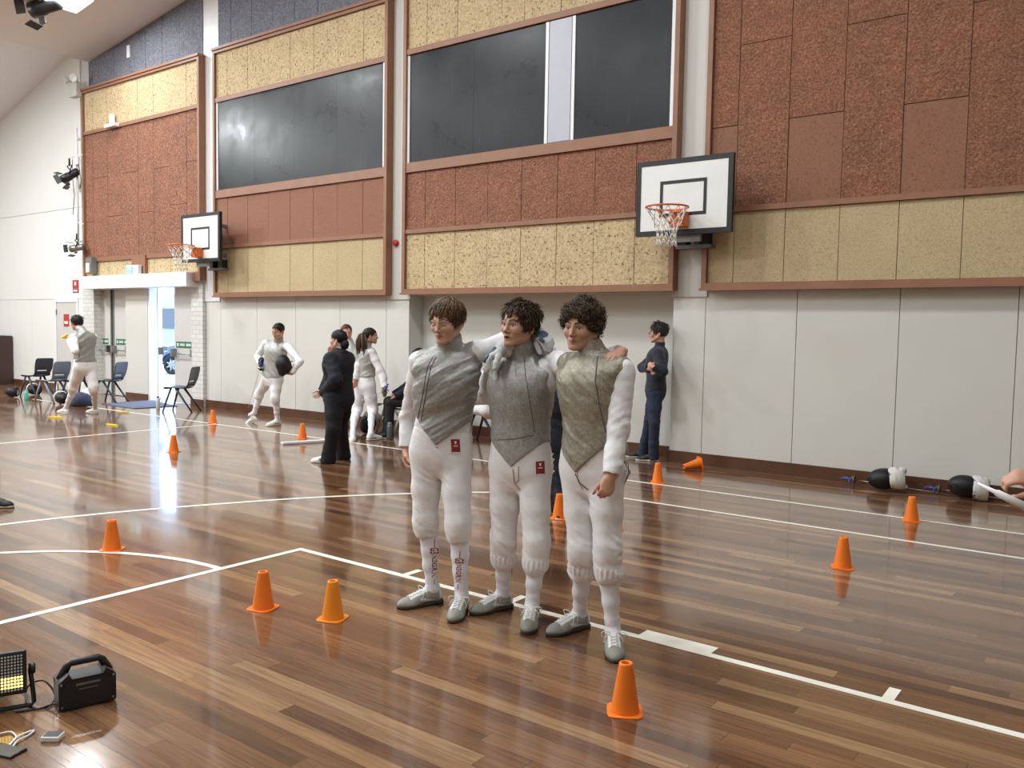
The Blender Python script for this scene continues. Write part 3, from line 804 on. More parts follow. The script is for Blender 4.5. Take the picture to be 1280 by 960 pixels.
def grow_hair(name, c, Rm, sc, style, base, tip, parent, origin, n=900, seed=1):
    """a hair cap with many tapered locks on it"""
    rs = np.random.RandomState(seed); c = np.array(c, float)
    s = SDF(); cap = {'curly': .017, 'tousled': .013, 'bowl': .011, 'short': .006, 'bob': .013, 'tail': .006}[style]
    W = lambda *p: c + Rm @ (np.array(p, float) * sc)
    s.ell(W(0, .014, .040), (np.array([.075, .096, .082]) + cap) * sc, 0, rot=Rm)
    hl = {'curly': .058, 'tousled': .066, 'bowl': .058, 'short': .066, 'bob': .050, 'tail': .056}[style]
    lowz = {'curly': -.075, 'tousled': -.065, 'bowl': -.088, 'short': -.045, 'bob': -.07, 'tail': -.04}[style]
    def keep(q):      # q head-local: > 0 where there is no hair
        xx, yy, zz = q[:, 0], q[:, 1], q[:, 2]
        front = hl + .010 * np.sin(xx * 95 + seed) + .006 * np.sin(xx * 210 + seed * 2) - 2.2 * np.clip(np.abs(xx) - .040, 0, 1)
        lim = np.where(yy < -.035, front, np.where(yy < .02, np.minimum(front, np.interp(yy, [-.035, .0, .02], [hl, .012, -.01])), np.interp(yy, [.02, .05, .09], [-.01, lowz + .015, lowz])))
        return (lim - zz)
    s.func(lambda P: keep(((P - c) @ Rm) / sc) * sc, 'i', .008)
    s.warp(lambda P: .004 * sc * vnoise((P - c) * 90 / sc, seed) + .003 * sc * vnoise((P - c) * 210 / sc, seed + 5))
    V, F = s.mesh(.0045 if n > 300 else .007)
    colv = np.array(base)[None] * (1 + .3 * vnoise(V * 160, 3))[:, None]; colv = np.clip(colv, .002, 1)
    vs, fs, cs = [V], [F], [colv]; nb = len(V)
    k = 0; tries = 0
    while k < n and tries < n * 12:
        tries += 1
        d = rs.normal(size=3); d /= np.linalg.norm(d)
        q0 = np.array([0, .014, .040]) + d * (np.array([.075, .096, .082]) + cap * .55)
        if keep(q0[None])[0] > .002: continue
        k += 1; nrm = unit(d / np.array([.075, .096, .082]))
        segs = 7; pts = []; p = q0.copy(); r0 = rs.uniform(.0030, .0052)
        if style == 'bowl':
            crown = np.array([.01, .055, .13]); flow = q0 - crown; flow = flow - nrm * (flow @ nrm); flow = unit(flow + 1e-6)
            ln = rs.uniform(.045, .085) * (.55 if q0[1] < -.035 else 1)
            for i in range(segs):
                pts.append(p.copy()); dirn = unit(flow + np.array([-.15, 0, -.25 - .08 * i]) * .6 + rs.normal(size=3) * .07); p = p + dirn * ln / segs
                rr = (p - np.array([0, .014, .040])) / (np.array([.075, .096, .082]) + cap + .003); l_ = np.linalg.norm(rr)
                if l_ < 1: p = np.array([0, .014, .040]) + (p - np.array([0, .014, .040])) / l_
        elif style == 'tousled':
            crown = np.array([.0, .05, .12]); flow = q0 - crown; flow = flow - nrm * (flow @ nrm); flow = unit(flow + 1e-6)
            ln = rs.uniform(.035, .080) * (.6 if q0[1] < -.035 else 1); ph = rs.uniform(0, 6.28); side_ = np.cross(nrm, flow)
            for i in range(segs):
                pts.append(p.copy()); t_ = i / segs
                up = .75 * (1 - t_) if q0[2] > .06 else .25 * (1 - t_)
                dirn = unit(flow * .8 + nrm * up + side_ * math.sin(ph + t_ * 4.5) * .6 + np.array([0, 0, -.35 * t_]) + rs.normal(size=3) * .12); p = p + dirn * ln / segs
        elif style == 'curly':
            segs = 14; e1 = unit(np.cross(nrm, np.array([.3, .2, .9]))); e2 = np.cross(nrm, e1); ph = rs.uniform(0, 6.28); rad = rs.uniform(.007, .013); ln = rs.uniform(.010, .044) * (1 + .35 * math.sin(q0[0] * 70 + 1) * math.sin(q0[2] * 60)); sg = rs.choice([-1, 1])
            drop = np.array([0, 0, -1.]) * (.4 if q0[2] < .07 else .1); fwd = np.array([0, -1., 0]) * (.5 if q0[1] < -.03 else 0)
            ax_ = unit(nrm + drop + fwd + rs.normal(size=3) * .3); e1 = unit(np.cross(ax_, nrm + .01)); e2 = np.cross(ax_, e1)
            for i in range(segs):
                a = ph + sg * i * .8; pts.append(q0 + ax_ * ln * i / segs + (e1 * math.cos(a) + e2 * math.sin(a)) * rad)
            r0 = rs.uniform(.0036, .0054)
        else:
            crown = np.array([.0, .05, .12]); flow = q0 - crown; flow = flow - nrm * (flow @ nrm); flow = unit(flow + 1e-6); ln = rs.uniform(.03, .05)
            for i in range(segs):
                pts.append(p.copy()); p = p + unit(flow + nrm * .1 + np.array([0, 0, -.2]) + rs.normal(size=3) * .1) * ln / segs
        P_ = np.array([W(*q) for q in pts]); N = len(P_); tg = np.gradient(P_, axis=0); tg /= np.linalg.norm(tg, axis=1)[:, None] + 1e-9
        nw = Rm @ nrm; u = np.cross(tg, nw); u /= np.linalg.norm(u, axis=1)[:, None] + 1e-9; w_ = np.cross(tg, u)
        tp = np.interp(np.linspace(0, 1, N), [0, .3, 1], [.8, 1, .12]) * r0 * sc
        ns = 4; ring = [(u * math.cos(6.2832 * j / ns) * 1.25 + w_ * math.sin(6.2832 * j / ns) * .8) * tp[:, None] + P_ for j in range(ns)]
        vv = np.stack(ring, 1).reshape(-1, 3); ff = []
        for i in range(N - 1):
            for j in range(ns): j2 = (j + 1) % ns; ff.append((i * ns + j, i * ns + j2, (i + 1) * ns + j2, (i + 1) * ns + j))
        mixv = rs.uniform(0, 1) ** 1.6; cc = np.array(base) * (1 - mixv) + np.array(tip) * mixv
        vs.append(vv); fs.append(np.array(ff) + nb); cs.append(np.repeat(cc[None], len(vv), 0)); nb += len(vv)
    V = np.concatenate(vs); F = np.concatenate(fs); Cc = np.concatenate(cs)
    return np_mesh(name, V, F, M['hair_mat'], parent, True, Cc, 0, origin)[0]

def foot_dir(a, b): d = np.array([b[0] - a[0], b[1] - a[1], 0.0]); return d / (np.linalg.norm(d) + 1e-9)
def shoe(ank, ang, root, origin, style='fencing', sc=1.0, tilt=0.0, lift=0.0, h=.0045, laces=True):
    """ang: the way the toe points in the floor plane (vector); heel under the ankle"""
    d = unit(np.array([ang[0], ang[1], 0])); sd = np.array([-d[1], d[0], 0]); up = V3(0, 0, 1)
    if tilt: Rt = np.array(Matrix.Rotation(tilt, 3, Vector(sd))); d2 = Rt @ d; up2 = Rt @ up
    else: d2, up2 = d, up
    hx = np.array([ank[0], ank[1], 0]) - d * .055 * sc; hx[2] = lift
    L = lambda f, s_, z: hx + (d2 * f + sd * s_ + up2 * z) * sc
    Rm = np.stack([d2, sd, up2], 1)
    s = SDF()
    s.chain([L(.035, 0, .048), L(.09, 0, .050), L(.16, 0, .036), L(.225, 0, .024), L(.252, .0, .020)], [.036 * sc, .038 * sc, .041 * sc, .033 * sc, .022 * sc], .02, sq=(up2, .85))
    s.cone(L(.035, 0, .04), L(.048, 0, .092), .033 * sc, .036 * sc, .02); s.cone(L(.06, 0, .085), L(.125, 0, .066), .030 * sc, .026 * sc, .02)
    s.ell(L(.20, .006, .022), np.array([.056, .044, .023]) * sc, .02, rot=Rm)
    s.plane(L(0, 0, .014), -up2, .004); s.plane(L(.05, 0, .102), up2 + d2 * .25, .004)
    V, F = s.mesh(h)
    q = (V - hx) @ Rm / sc
    cd = {'fencing': (C(150, 151, 147), C(222, 224, 226), C(142, 142, 135)), 'white': (C(214, 212, 206), C(228, 228, 224), C(190, 188, 182)), 'black': (C(24, 24, 27), C(30, 30, 33), C(24, 24, 26)), 'runner': (C(222, 222, 220), C(230, 230, 230), C(40, 44, 60))}[style]
    col = np.repeat(np.array(cd[0])[None], len(V), 0)
    top = (q[:, 2] > .052 - .1 * np.clip(q[:, 0] - .12, 0, 1)) & (q[:, 0] > .06) & (np.abs(q[:, 1]) < .03)
    col[top] = cd[1]
    stripe = np.abs(q[:, 2] - (.03 + .25 * (q[:, 0] - .07))) < .008
    col[stripe & (q[:, 0] > .03) & (q[:, 0] < .15) & (np.abs(q[:, 1]) > .02)] = cd[2] if style != 'fencing' else cd[1]
    low = (q[:, 2] < .028) | (q[:, 0] > .205); col[low] = cd[2] if style in ('fencing',) else cd[0]
    col[(q[:, 0] < .03) & (q[:, 2] > .03)] = cd[1]
    o, _ = np_mesh('shoe', V, F, M['shoe_attr'], root, True, col, 1, origin)
    sp = SDF(); sp.chain([L(.02, 0, .012), L(.10, 0, .012), L(.18, .003, .012), L(.225, .004, .012), L(.25, 0, .013)], [.033 * sc, .035 * sc, .042 * sc, .039 * sc, .027 * sc], .02)
    sp.plane(L(0, 0, .021), up2, .003); sp.plane(L(0, 0, .0015), -up2, .002)
    V2, F2 = sp.mesh(h); np_mesh('sole', V2, F2, M['sole'] if style in ('fencing',) else M['sole_white'], o, True, None, 1, origin)
    if laces:
        bv = bvh_of(V, F); mb = MB(); path = []
        def drop(f, sx):
            p = L(f, sx, .16); hit = bv.ray_cast(Vector(p), Vector(-up2))
            return (Vector(hit[0]) + Vector(up2) * .003) if hit[0] is not None else Vector(L(f, sx, .06))
        for i in range(5):
            f = .105 + i * .022; wd = .018
            for (a, b_) in (((f, -wd), (f + .016, wd)), ((f, wd), (f + .016, -wd))):
                mb.tube([drop(a[0] + (b_[0] - a[0]) * t, a[1] + (b_[1] - a[1]) * t) - Vector(origin) for t in (0, .25, .5, .75, 1)], .0026 * sc, 5)
        for q_ in (-1, 1):
            pts = [Vector(L(.10 + .02 * math.sin(t * 3.14), q_ * (.004 + .055 * math.sin(t * 2.6)), .088 - .045 * t * t + .02 * math.sin(t * 3.14))) - Vector(origin) for t in np.linspace(0, 1, 9)]
            mb.tube(pts, .0024 * sc, 5)
            mb.tube([Vector(L(.10, q_ * .006, .088)) - Vector(origin), Vector(L(.125, q_ * .035, .082)) - Vector(origin), Vector(L(.14, q_ * .05, .055)) - Vector(origin)], .0022 * sc, 5)
        mb.build('lace', M['lace'], o)
    return o
M['shoe_attr'] = m_attr('shoe leather', .55, .1, .4, .1, 0, 120)
M['sole_white'] = plain('pale rubber sole', C(206, 204, 198), .6)

def folds(amp, freq, dirv, seed, centre=(0, 0, 0), lim=None):
    """soft cloth folds running across dirv"""
    dirv = unit(dirv); e1 = unit(np.cross(dirv, (.3, .5, .8))); e2 = np.cross(dirv, e1); B_ = np.stack([dirv * freq, e1 * freq * .28, e2 * freq * .28], 1)
    def fn(P):
        q = (P - np.array(centre)) @ B_; q = q + .6 * vnoise(q * .7 + 3, seed + 8)[:, None]
        n = (1 - 2.2 * np.abs(vnoise(q, seed))) * .6 + vnoise(q * 2.1 + 7, seed + 3) * .4
        r = -amp * n
        if lim is not None: r = r * lim(P)
        return r
    return fn
TORSO = [(-.17, 0, .005, .085, .075), (-.10, 0, .008, .148, .105), (-.02, 0, .008, .160, .110), (.08, 0, .004, .145, .100), (.16, 0, 0, .140, .098), (.27, 0, -.004, .158, .110), (.36, 0, -.004, .168, .112), (.415, 0, .004, .160, .098), (.45, 0, .010, .125, .078), (.475, 0, .016, .070, .058)]
def person(label, J, o):
    """J: joints in the hall's coordinates; o: build and clothing. Returns root and the meshes to cast on."""
    pel = np.array(J['pel'], float); Rt = frame_from(o.get('yaw', 0), o.get('lean', 0), o.get('side', 0)); ts = o.get('ts', 1.0); ws = o.get('ws', 1.0)
    base = np.array([pel[0], pel[1], 0.0])
    if 'base' in J: base = np.array(J['base'], float)
    root = empty('person', base, 0, label, 'person', o.get('group'))
    W = lambda x, y, z: pel + Rt @ (np.array([x * ws, y * ws, z * ts]))
    rows = [(z * ts, cx, cy * ws, rx * ws, ry * ws * o.get('deep', 1.0)) for z, cx, cy, rx, ry in TORSO]; tm = (pel, Rt)
    h = o.get('h', .005); hb = o.get('hb', h)
    shw = o.get('shw', .160)
    sh = {'R': np.array(J['shR']) if 'shR' in J else W(-shw, .01, .405), 'L': np.array(J['shL']) if 'shL' in J else W(shw, .01, .405)}
    hip = {'R': W(-.085, .005, -.07), 'L': W(.085, .005, -.07)}
    el = {k: np.array(J['el' + k], float) for k in 'RL'}; wr = {k: np.array(J['wr' + k], float) for k in 'RL'}
    kn = {k: np.array(J['kn' + k], float) for k in 'RL'}; an = {k: np.array(J['an' + k], float) for k in 'RL'}
    hc = np.array(J['head'], float); Rh = frame_from(*o.get('head', (0, 0, 0))); hs = o.get('hs', 1.0)
    nb = W(0, .016, .475); nt = hc + Rh @ (np.array([0, .022, -.055]) * hs)
    skin = np.array(o.get('skin', C(206, 160, 134))); hairc = np.array(o.get('hair', C(48, 34, 24)))
    out = {'root': root, 'sh': sh, 'W': W, 'hc': hc, 'Rh': Rh}
    sv = o.get('limb', 1.0)
    # the body: one skin from head to feet
    s = SDF(); s.loft(rows, .0, grow=-.022, mat=tm)
    s.cone(nb, nt, .056 * hs, .053 * hs, .03)
    for k in 'RL':
        s.chain([sh[k], el[k], wr[k]], [.046 * sv, .036 * sv, .026 * sv], .03)
        s.chain([hip[k], kn[k], an[k]], [.078 * sv, .036 * sv, .023 * sv], .0)
        fd = unit(J['toe' + k]); s.cone(an[k] - V3(0, 0, .02), an[k] - V3(0, 0, .04) + np.array([fd[0], fd[1], 0]) * .07, .023, .020, .0)
    head_ops(s, hc, Rh, hs, o.get('mouth', 0), o.get('narrow', 1))
    for k in 'RL':
        hd = o.get('hand' + k)
        if hd: hand_ops(s, wr[k], hd[0], hd[1], hd[2], sc=hd[3].get('sc', .95) * o.get('handscale', 1), curl=hd[3].get('curl', (.35, .45, .5, .55)), thumb=hd[3].get('thumb', .4), thumb_curl=hd[3].get('thumb_curl', .3), spread=hd[3].get('spread', .06))
    V, F = s.mesh(hb)
    col = head_paint(V, hc, Rh, hs, skin, hairc, o.get('mouth', 0), o.get('eyes', 'open'), o.get('narrow', 1), o.get('brow', 1), o.get('lipc'))
    far = np.linalg.norm(V - hc, axis=1) > .22; col[far] = skin * np.array([1.0, .90, .86])
    body, Vb = np_mesh('body', V, F, M['skin'], root, True, col, 1 if hb > .0035 else 1, base)
    grow_hair('hair', hc, Rh, hs, o.get('style', 'short'), hairc, np.array(o.get('hair_tip', hairc * 1.8)), root, base, o.get('locks', 250), o.get('seed', 1))
    # top
    top = o.get('top', 'jacket'); jm = o.get('top_mat', M['jacket']); g = .010 + o.get('loose', 0)
    s = SDF(); s.loft(rows, .0, grow=g, mat=tm)
    s.cone(nb - Rt @ V3(0, 0, .02), nb + (nt - nb) * (.08 if o.get('lame') is not None else .35), (.052 if o.get('lame') is not None else .062) * hs, (.052 if o.get('lame') is not None else .060) * hs, .012)
    sl = o.get('sleeve', 1.0)
    for k in 'RL':
        s.chain([W(-.09 if k == 'R' else .09, .012, .42), sh[k]], [(.046 if o.get('lame') is not None else .060) * sv, .060 * sv * sl], .03)
        s.chain([sh[k], el[k], wr[k]], [.061 * sv * sl, .052 * sv * sl, .041 * sv * sl], .022)
        dv = unit(wr[k] - el[k]); s.cone(wr[k] - dv * .012 + dv * .05, wr[k] + dv * .12, .066, .066, .004, 's')
    for a_, b_, r1_, r2_ in o.get('extra', []): s.cone(a_, b_, r1_, r2_, .03)
    if not o.get('skip_fold'):
        for k in 'RL':
            ax_ = unit(wr[k] - sh[k])
            s.warp(folds(.0048, 24, ax_ + V3(.5, .2, 0), o.get('seed', 1) + 3, sh[k], lambda P, k=k: np.clip(1.6 - np.minimum(np.linalg.norm(P - el[k], axis=1), np.linalg.norm(P - (el[k] + wr[k]) / 2, axis=1)) / .15, .25, 1)))
        s.warp(folds(.006, 16, Rt @ V3(.5, 0, .85), o.get('seed', 1) + 9))
    s.cone(nt + (nt - nb) * .0, nt + (nt - nb) * 1.5, .056 * hs, .1, .004, 's')
    hem = o.get('hem', -.06)
    s.func(lambda P: (hem + .0 - ((P - pel) @ Rt)[:, 2]) * (np.abs(((P - pel) @ Rt)[:, 0]) < .21) - .05 * (np.abs(((P - pel) @ Rt)[:, 0]) >= .21), 'i', .004) if o.get('cut_hem', True) else None
    V, F = s.mesh(h); jo, Vj = np_mesh(o.get('top_name', 'jacket'), V, F, jm, root, True, None, 1, base); out['top'] = (jo, Vj, F)
    # lame vest
    if o.get('lame') is not None:
        s = SDF(); rw = [list(r) for r in rows]
        s.loft(rw, .0, grow=.021, mat=tm, p=2.4)
        s.cone(nb - Rt @ V3(0, 0, .02), nb + (nt - nb) * o.get('collar', .5), .073 * hs, .069 * hs, .010)
        for k in 'RL':
            ip = W(-.075 if k == 'R' else .075, .014, .43); s.cone(ip, ip + (sh[k] - ip) * .70, .064, .069, .03)
            q = -1 if k == 'R' else 1; ho = o.get('hole' + k, (.215, .36, .060))
            if ho: s.cone(W(q * ho[0], -.02, ho[1]), W(q * (ho[0] + .105), -.02, ho[1]), ho[2], .14, .012, 's')
        s.cone(nt, nt + (nt - nb) * 1.5, .058 * hs, .1, .004, 's')
        fo = o.get('lame_fold', (.009, 15, (.6, 0, .8))); s.warp(folds(fo[0], fo[1], Rt @ np.array(fo[2]), o.get('seed', 1) + 21, pel)); s.warp(folds(.003, 45, Rt @ np.array(fo[2]), o.get('seed', 1) + 22, pel))
        tip, x0, sl_, sr_, back = o.get('vhem', (-.03, 0, .9, .9, .06))
        def vcut(P):
            q = (P - pel) @ Rt; x = q[:, 0] - x0; z = tip + np.where(x < 0, -x * sl_, x * sr_); z = np.minimum(z, back + .12); z = np.where(q[:, 1] > .03, back, z)
            return (z - q[:, 2]) * .7
        s.func(vcut, 'i', .004)
        V, F = s.mesh(h); lo_, Vl = np_mesh('lame_vest', V, F, o['lame'], root, True, None, 1, base); out['lame'] = (lo_, Vl, F)
    # breeches or trousers
    tr = o.get('trousers', 'breeches'); bm_ = o.get('trouser_mat', M['breeches']); bl = o.get('baggy', 1.0)
    s = SDF(); s.loft([r for r in rows if r[0] < .13 * ts], .0, grow=.013, mat=tm)
    ends = {}
    for k in 'RL':
        q = -1 if k == 'R' else 1
        mid = hip[k] + (kn[k] - hip[k]) * .5
        if tr == 'breeches':
            e = kn[k] + (an[k] - kn[k]) * o.get('cuff', .16); ends[k] = e
            s.chain([hip[k] + Rt @ V3(q * .0, 0, .01), mid, kn[k] + V3(0, 0, .03), kn[k] + (an[k] - kn[k]) * .04, e], [.095 * sv * bl, .079 * sv * bl, .067 * sv * bl, .064 * sv * bl, o.get('cuff_r', .060) * sv], .025)
            d_ = unit(an[k] - kn[k]); s.cone(e + d_ * .085, e + d_ * .17, .085, .085, .003, 's')
            if o.get('frill'): s.cone(e - d_ * .002, e + d_ * .018, .070 * sv, .071 * sv, .008)
        else:
            e = an[k] + V3(0, 0, o.get('hem_z', -.035)); ends[k] = e; fr = o.get('flare', .062)
            s.chain([hip[k], mid, kn[k], kn[k] + (e - kn[k]) * .6, e], [.094 * sv * bl, .082 * sv * bl, .066 * sv * bl, .060 * sv * bl, fr * sv], .025)
            s.cone(e - V3(0, 0, .06), e - V3(0, 0, .12), .06 * bl, .08 * bl, .005, 's')
    seed = o.get('seed', 1)
    def legfold(P):
        w_ = 0
        for k in 'RL':
            dk = np.linalg.norm((P - kn[k]) * np.array([1, 1, .8]), axis=1); w_ = np.maximum(w_, np.clip(1.5 - dk / .13, 0, 1))
            if tr != 'breeches': w_ = np.maximum(w_, np.clip(1.4 - np.linalg.norm(P - an[k], axis=1) / .16, 0, 1))
        wc = np.clip(1.3 - np.linalg.norm(P - W(0, -.05, -.16), axis=1) / .14, 0, 1)
        return .15 + .85 * np.maximum(w_, wc * .8)
    s.warp(folds(o.get('leg_fold', .0065), 26, (.55, .2, .8), seed + 31, pel, legfold)); s.warp(folds(.004, 12, (1, .4, .25), seed + 37, pel))
    if o.get('frill'):
        def fr_(P):
            r = np.zeros(len(P))
            for k in 'RL':
                q = P - ends[k]; a = np.arctan2(q[:, 1], q[:, 0]); r = r + np.where((np.linalg.norm(q, axis=1) < .09) & (np.abs(q[:, 2] + .008) < .022), .0035 * np.sin(a * 17), 0)
            return r
        s.warp(fr_)
    V, F = s.mesh(h); tro, Vt = np_mesh('breeches' if tr == 'breeches' else 'trousers', V, F, bm_, root, True, None, 1, base); out['leg'] = (tro, Vt, F)
    # socks
    if tr == 'breeches':
        out['sock'] = {}
        for k in 'RL':
            s = SDF(); a, b_ = kn[k] + (an[k] - kn[k]) * .02, an[k]; L = lambda t: a + (b_ - a) * t
            bk = -unit(J['toe' + k]) * .010
            s.chain([L(.0), L(.22) + bk, L(.38) + bk, L(.62), L(.86), L(1.0)], [.044 * sv, .047 * sv, .048 * sv, .041 * sv, .034 * sv, .036 * sv], .02)
            fd = unit(J['toe' + k]); s.cone(an[k], an[k] - V3(0, 0, .035) + np.array([fd[0], fd[1], 0]) * .07, .036, .030, .02)
            s.warp(folds(.0035, 42, (b_ - a), seed + 41, a, lambda P: np.clip(1.5 - np.linalg.norm(P - an[k] - V3(0, 0, .03), axis=1) / .06, .1, 1)))
            V, F = s.mesh(h); so, Vs = np_mesh('sock', V, F, M['sock'], root, True, None, 1, base); out['sock'][k] = (so, Vs, F)
    for k in 'RL':
        shoe(an[k], J['toe' + k], root, base, o.get('shoes', 'fencing'), o.get('shoe_sc', 1.0), J.get('tilt' + k, 0), J.get('lift' + k, 0), o.get('h_shoe', h), o.get('laces', True))
    # gloves
    for k in 'RL':
        gl = o.get('glove' + k)
        if gl:
            s = SDF(); hand_ops(s, wr[k], gl[0], gl[1], gl[2], curl=gl[3].get('curl', (.5, .6, .6, .6)), thumb=gl[3].get('thumb', .4), sc=gl[3].get('sc', 1.0), grow=.0065, spread=gl[3].get('spread', .08))
            dv = unit(gl[0]); s.cone(wr[k] - dv * .06, wr[k] + dv * .01, .050, .036, .01)
            V, F = s.mesh(min(h, .004)); go, Vg = np_mesh('glove', V, F, gl[3].get('mat', M['glove_white']), root, True, None, 1, base)
            nd = unit(gl[1])
            # darker back of the hand
            y = unit(gl[0]); z = unit(nd - y * (nd @ y)); x = np.cross(y, z) * gl[2]
            if gl[3].get('back', True):
                s = SDF(); s.ell(wr[k] + y * .045 + z * .010 + x * .003, (.036, .055, .015), 0, rot=np.stack([x, y, z], 1)); s.cone(wr[k] + y * .085 + x * .028 + z * .007, wr[k] + y * .125 + x * .030 + z * .002, .012, .0105, .006)
                s.cone(wr[k] - y * .05 + z * .012, wr[k] + y * .02 + z * .012, .040, .028, .01, sq=(z, .8))
                V, F = s.mesh(.004); np_mesh('glove_back', V, F, M['glove_blue'], go, True, None, 1, base)
    out['base'] = base
    return out

def cast(part, px, py):
    """the point of a garment that stands at that place seen from the door side of the camera"""
    if len(part) == 3 or part[3] is None: bv = bvh_of(part[1] + part_base[0], part[2])
    hit = bv.ray_cast(Vector((0, 0, CAM_H)), Vector(ray(px, py)).normalized())
    return (np.array(hit[0]), np.array(hit[1])) if hit[0] is not None else (None, None)
part_base = [np.zeros(3)]
def caster(P, key, sub=None):
    part = P[key] if sub is None else P[key][sub]
    bv = bvh_of(part[1] + P['base'], part[2]); obj = part[0]
    def f(px, py):
        hit = bv.ray_cast(Vector((0, 0, CAM_H)), Vector(ray(px, py)).normalized())
        return (np.array(hit[0]) - P['base'], np.array(hit[1])) if hit[0] is not None else None
    return f, obj
def seam(P, key, pts, r, mat, name='seam', sub=None, n=6, parent=None, lift=.001):
    f, obj = caster(P, key, sub); path = []
    for (a, b) in zip(pts, pts[1:]):
        for t in np.linspace(0, 1, n, endpoint=False): 
            q = f(a[0] + (b[0] - a[0]) * t, a[1] + (b[1] - a[1]) * t)
            if q: path.append(q[0] + q[1] * lift)
    q = f(*pts[-1])
    if q: path.append(q[0] + q[1] * lift)
    if len(path) < 2: return None
    mb = MB(); mb.tube(path, r, 6); return mb.build(name, mat, obj)
def decal(P, key, corners, mats, name, sub=None, n=5, lift=.002, parent=None):
    """a small cloth patch that follows the garment: corners tl, tr, br, bl as places on it"""
    f, obj = caster(P, key, sub); g = []
    for j in range(n + 1):
        for i in range(n + 1):
            u, v = i / n, j / n
            x = (corners[0][0] * (1-u) + corners[1][0] * u) * (1-v) + (corners[3][0] * (1-u) + corners[2][0] * u) * v
            y = (corners[0][1] * (1-u) + corners[1][1] * u) * (1-v) + (corners[3][1] * (1-u) + corners[2][1] * u) * v
            q = f(x, y)
            if q is None: return None
            g.append(q[0] + q[1] * lift)
    fs = [(j*(n+1)+i, j*(n+1)+i+1, (j+1)*(n+1)+i+1, (j+1)*(n+1)+i) for j in range(n) for i in range(n)]
    mb = MB(); mb.add(g, fs, 0, True); return mb.build(name, mats, parent or obj, fix=False)
def text_mesh(body, size, bold=0.0):
    cu = bpy.data.curves.new('lettering', 'FONT'); cu.body = body; cu.size = size; cu.offset = bold; cu.resolution_u = 3
    o = bpy.data.objects.new('lettering', cu); COL.objects.link(o)
    dg = bpy.context.evaluated_depsgraph_get(); dg.update(); me = bpy.data.meshes.new_from_object(o.evaluated_get(dg))
    V = [tuple(v.co) for v in me.vertices]; F = [tuple(p.vertices) for p in me.polygons]
    bpy.data.objects.remove(o); bpy.data.curves.remove(cu); bpy.data.meshes.remove(me); return V, F

def sock_text(P, k, p0, p1, px_h, body, name='lettering'):
    """print that runs down the sock between two places, the tops of the letters to the right"""
    f, obj = caster(P, 'sock', k); V, F = text_mesh(body, 1.0, .02); V = np.array(V); w_ = V[:, 0].max(); p0 = np.array(p0, float); p1 = np.array(p1, float)
    d = p1 - p0; L_ = np.linalg.norm(d); d /= L_; up = np.array([-d[1], d[0]]) * -1
    if up[0] < 0: up = -up
    vs = []
    for v in V:
        q = p0 + d * (v[0] / w_ * L_) + up * ((v[1] - .35) * px_h)
        h_ = f(*q)
        if h_ is None: return None
        vs.append(h_[0] + h_[1] * .0015)
    mb = MB(); mb.add(vs, F); return mb.build(name, M['red_ink'], obj, fix=False)
# ------------------------------------------------------------------ the three fencers in front
A = lambda px, py, Y: at(px, py, Y)
def foot(px, py, z=.085): return fl(px, py, z)
RH = dict(curl=(.45, .55, .6, .65), thumb=.3, sc=.92)
cam_right = ROT[0]; to_cam = -ROT[2]
M['dark_seam'] = plain('dark seam thread', C(84, 84, 82), .7); M['beige'] = plain('beige strap', C(178, 168, 150), .8)
# left fencer
J = dict(pel=A(551.5, 553, 3.62), head=A(559, 402, 3.60),
    elR=A(511, 522, 3.66), wrR=A(508, 562, 3.60), shL=A(599, 440, 3.74), elL=A(634, 426, 3.96), wrL=A(676, 420, 3.84),
    knR=A(532, 655, 3.56), knL=A(573, 662, 3.58), anR=fl(541, 736, .085), anL=fl(577, 745, .085), toeR=(-.10, -.24, 0), toeL=(.12, -.24, 0))
b1 = person('person with straight brown hair in silver fencing vest, leftmost of the three embracing fencers', J, dict(
    yaw=math.radians(25), ts=1.10, holeL=None, lean=0, side=math.radians(3.5), h=.0048, hb=.0030, head=(math.radians(9), math.radians(10), 0), style='bowl', locks=1500, seed=3,
    hair=C(42, 30, 20), hair_tip=C(128, 98, 66), skin=C(202, 164, 146), eyes='closed', brow=.7, lame=M['lame'], lame_fold=(.011, 13, (-.55, 0, .83)), vhem=(.0, .005, .95, .85, .07),
    handR=(A(508, 590, 3.57) - J['wrR'], (-.9, -.2, .1), -1, dict(curl=(.5, .6, .65, .7), thumb=.25, sc=.88)), gloveL=(A(700, 432, 3.66) - J['wrL'], V3(-.1, -.35, .9), 1, dict(curl=(.5, .6, .6, .6), sc=.95)),
    cuff=.12, laces=True, hem=-.04))
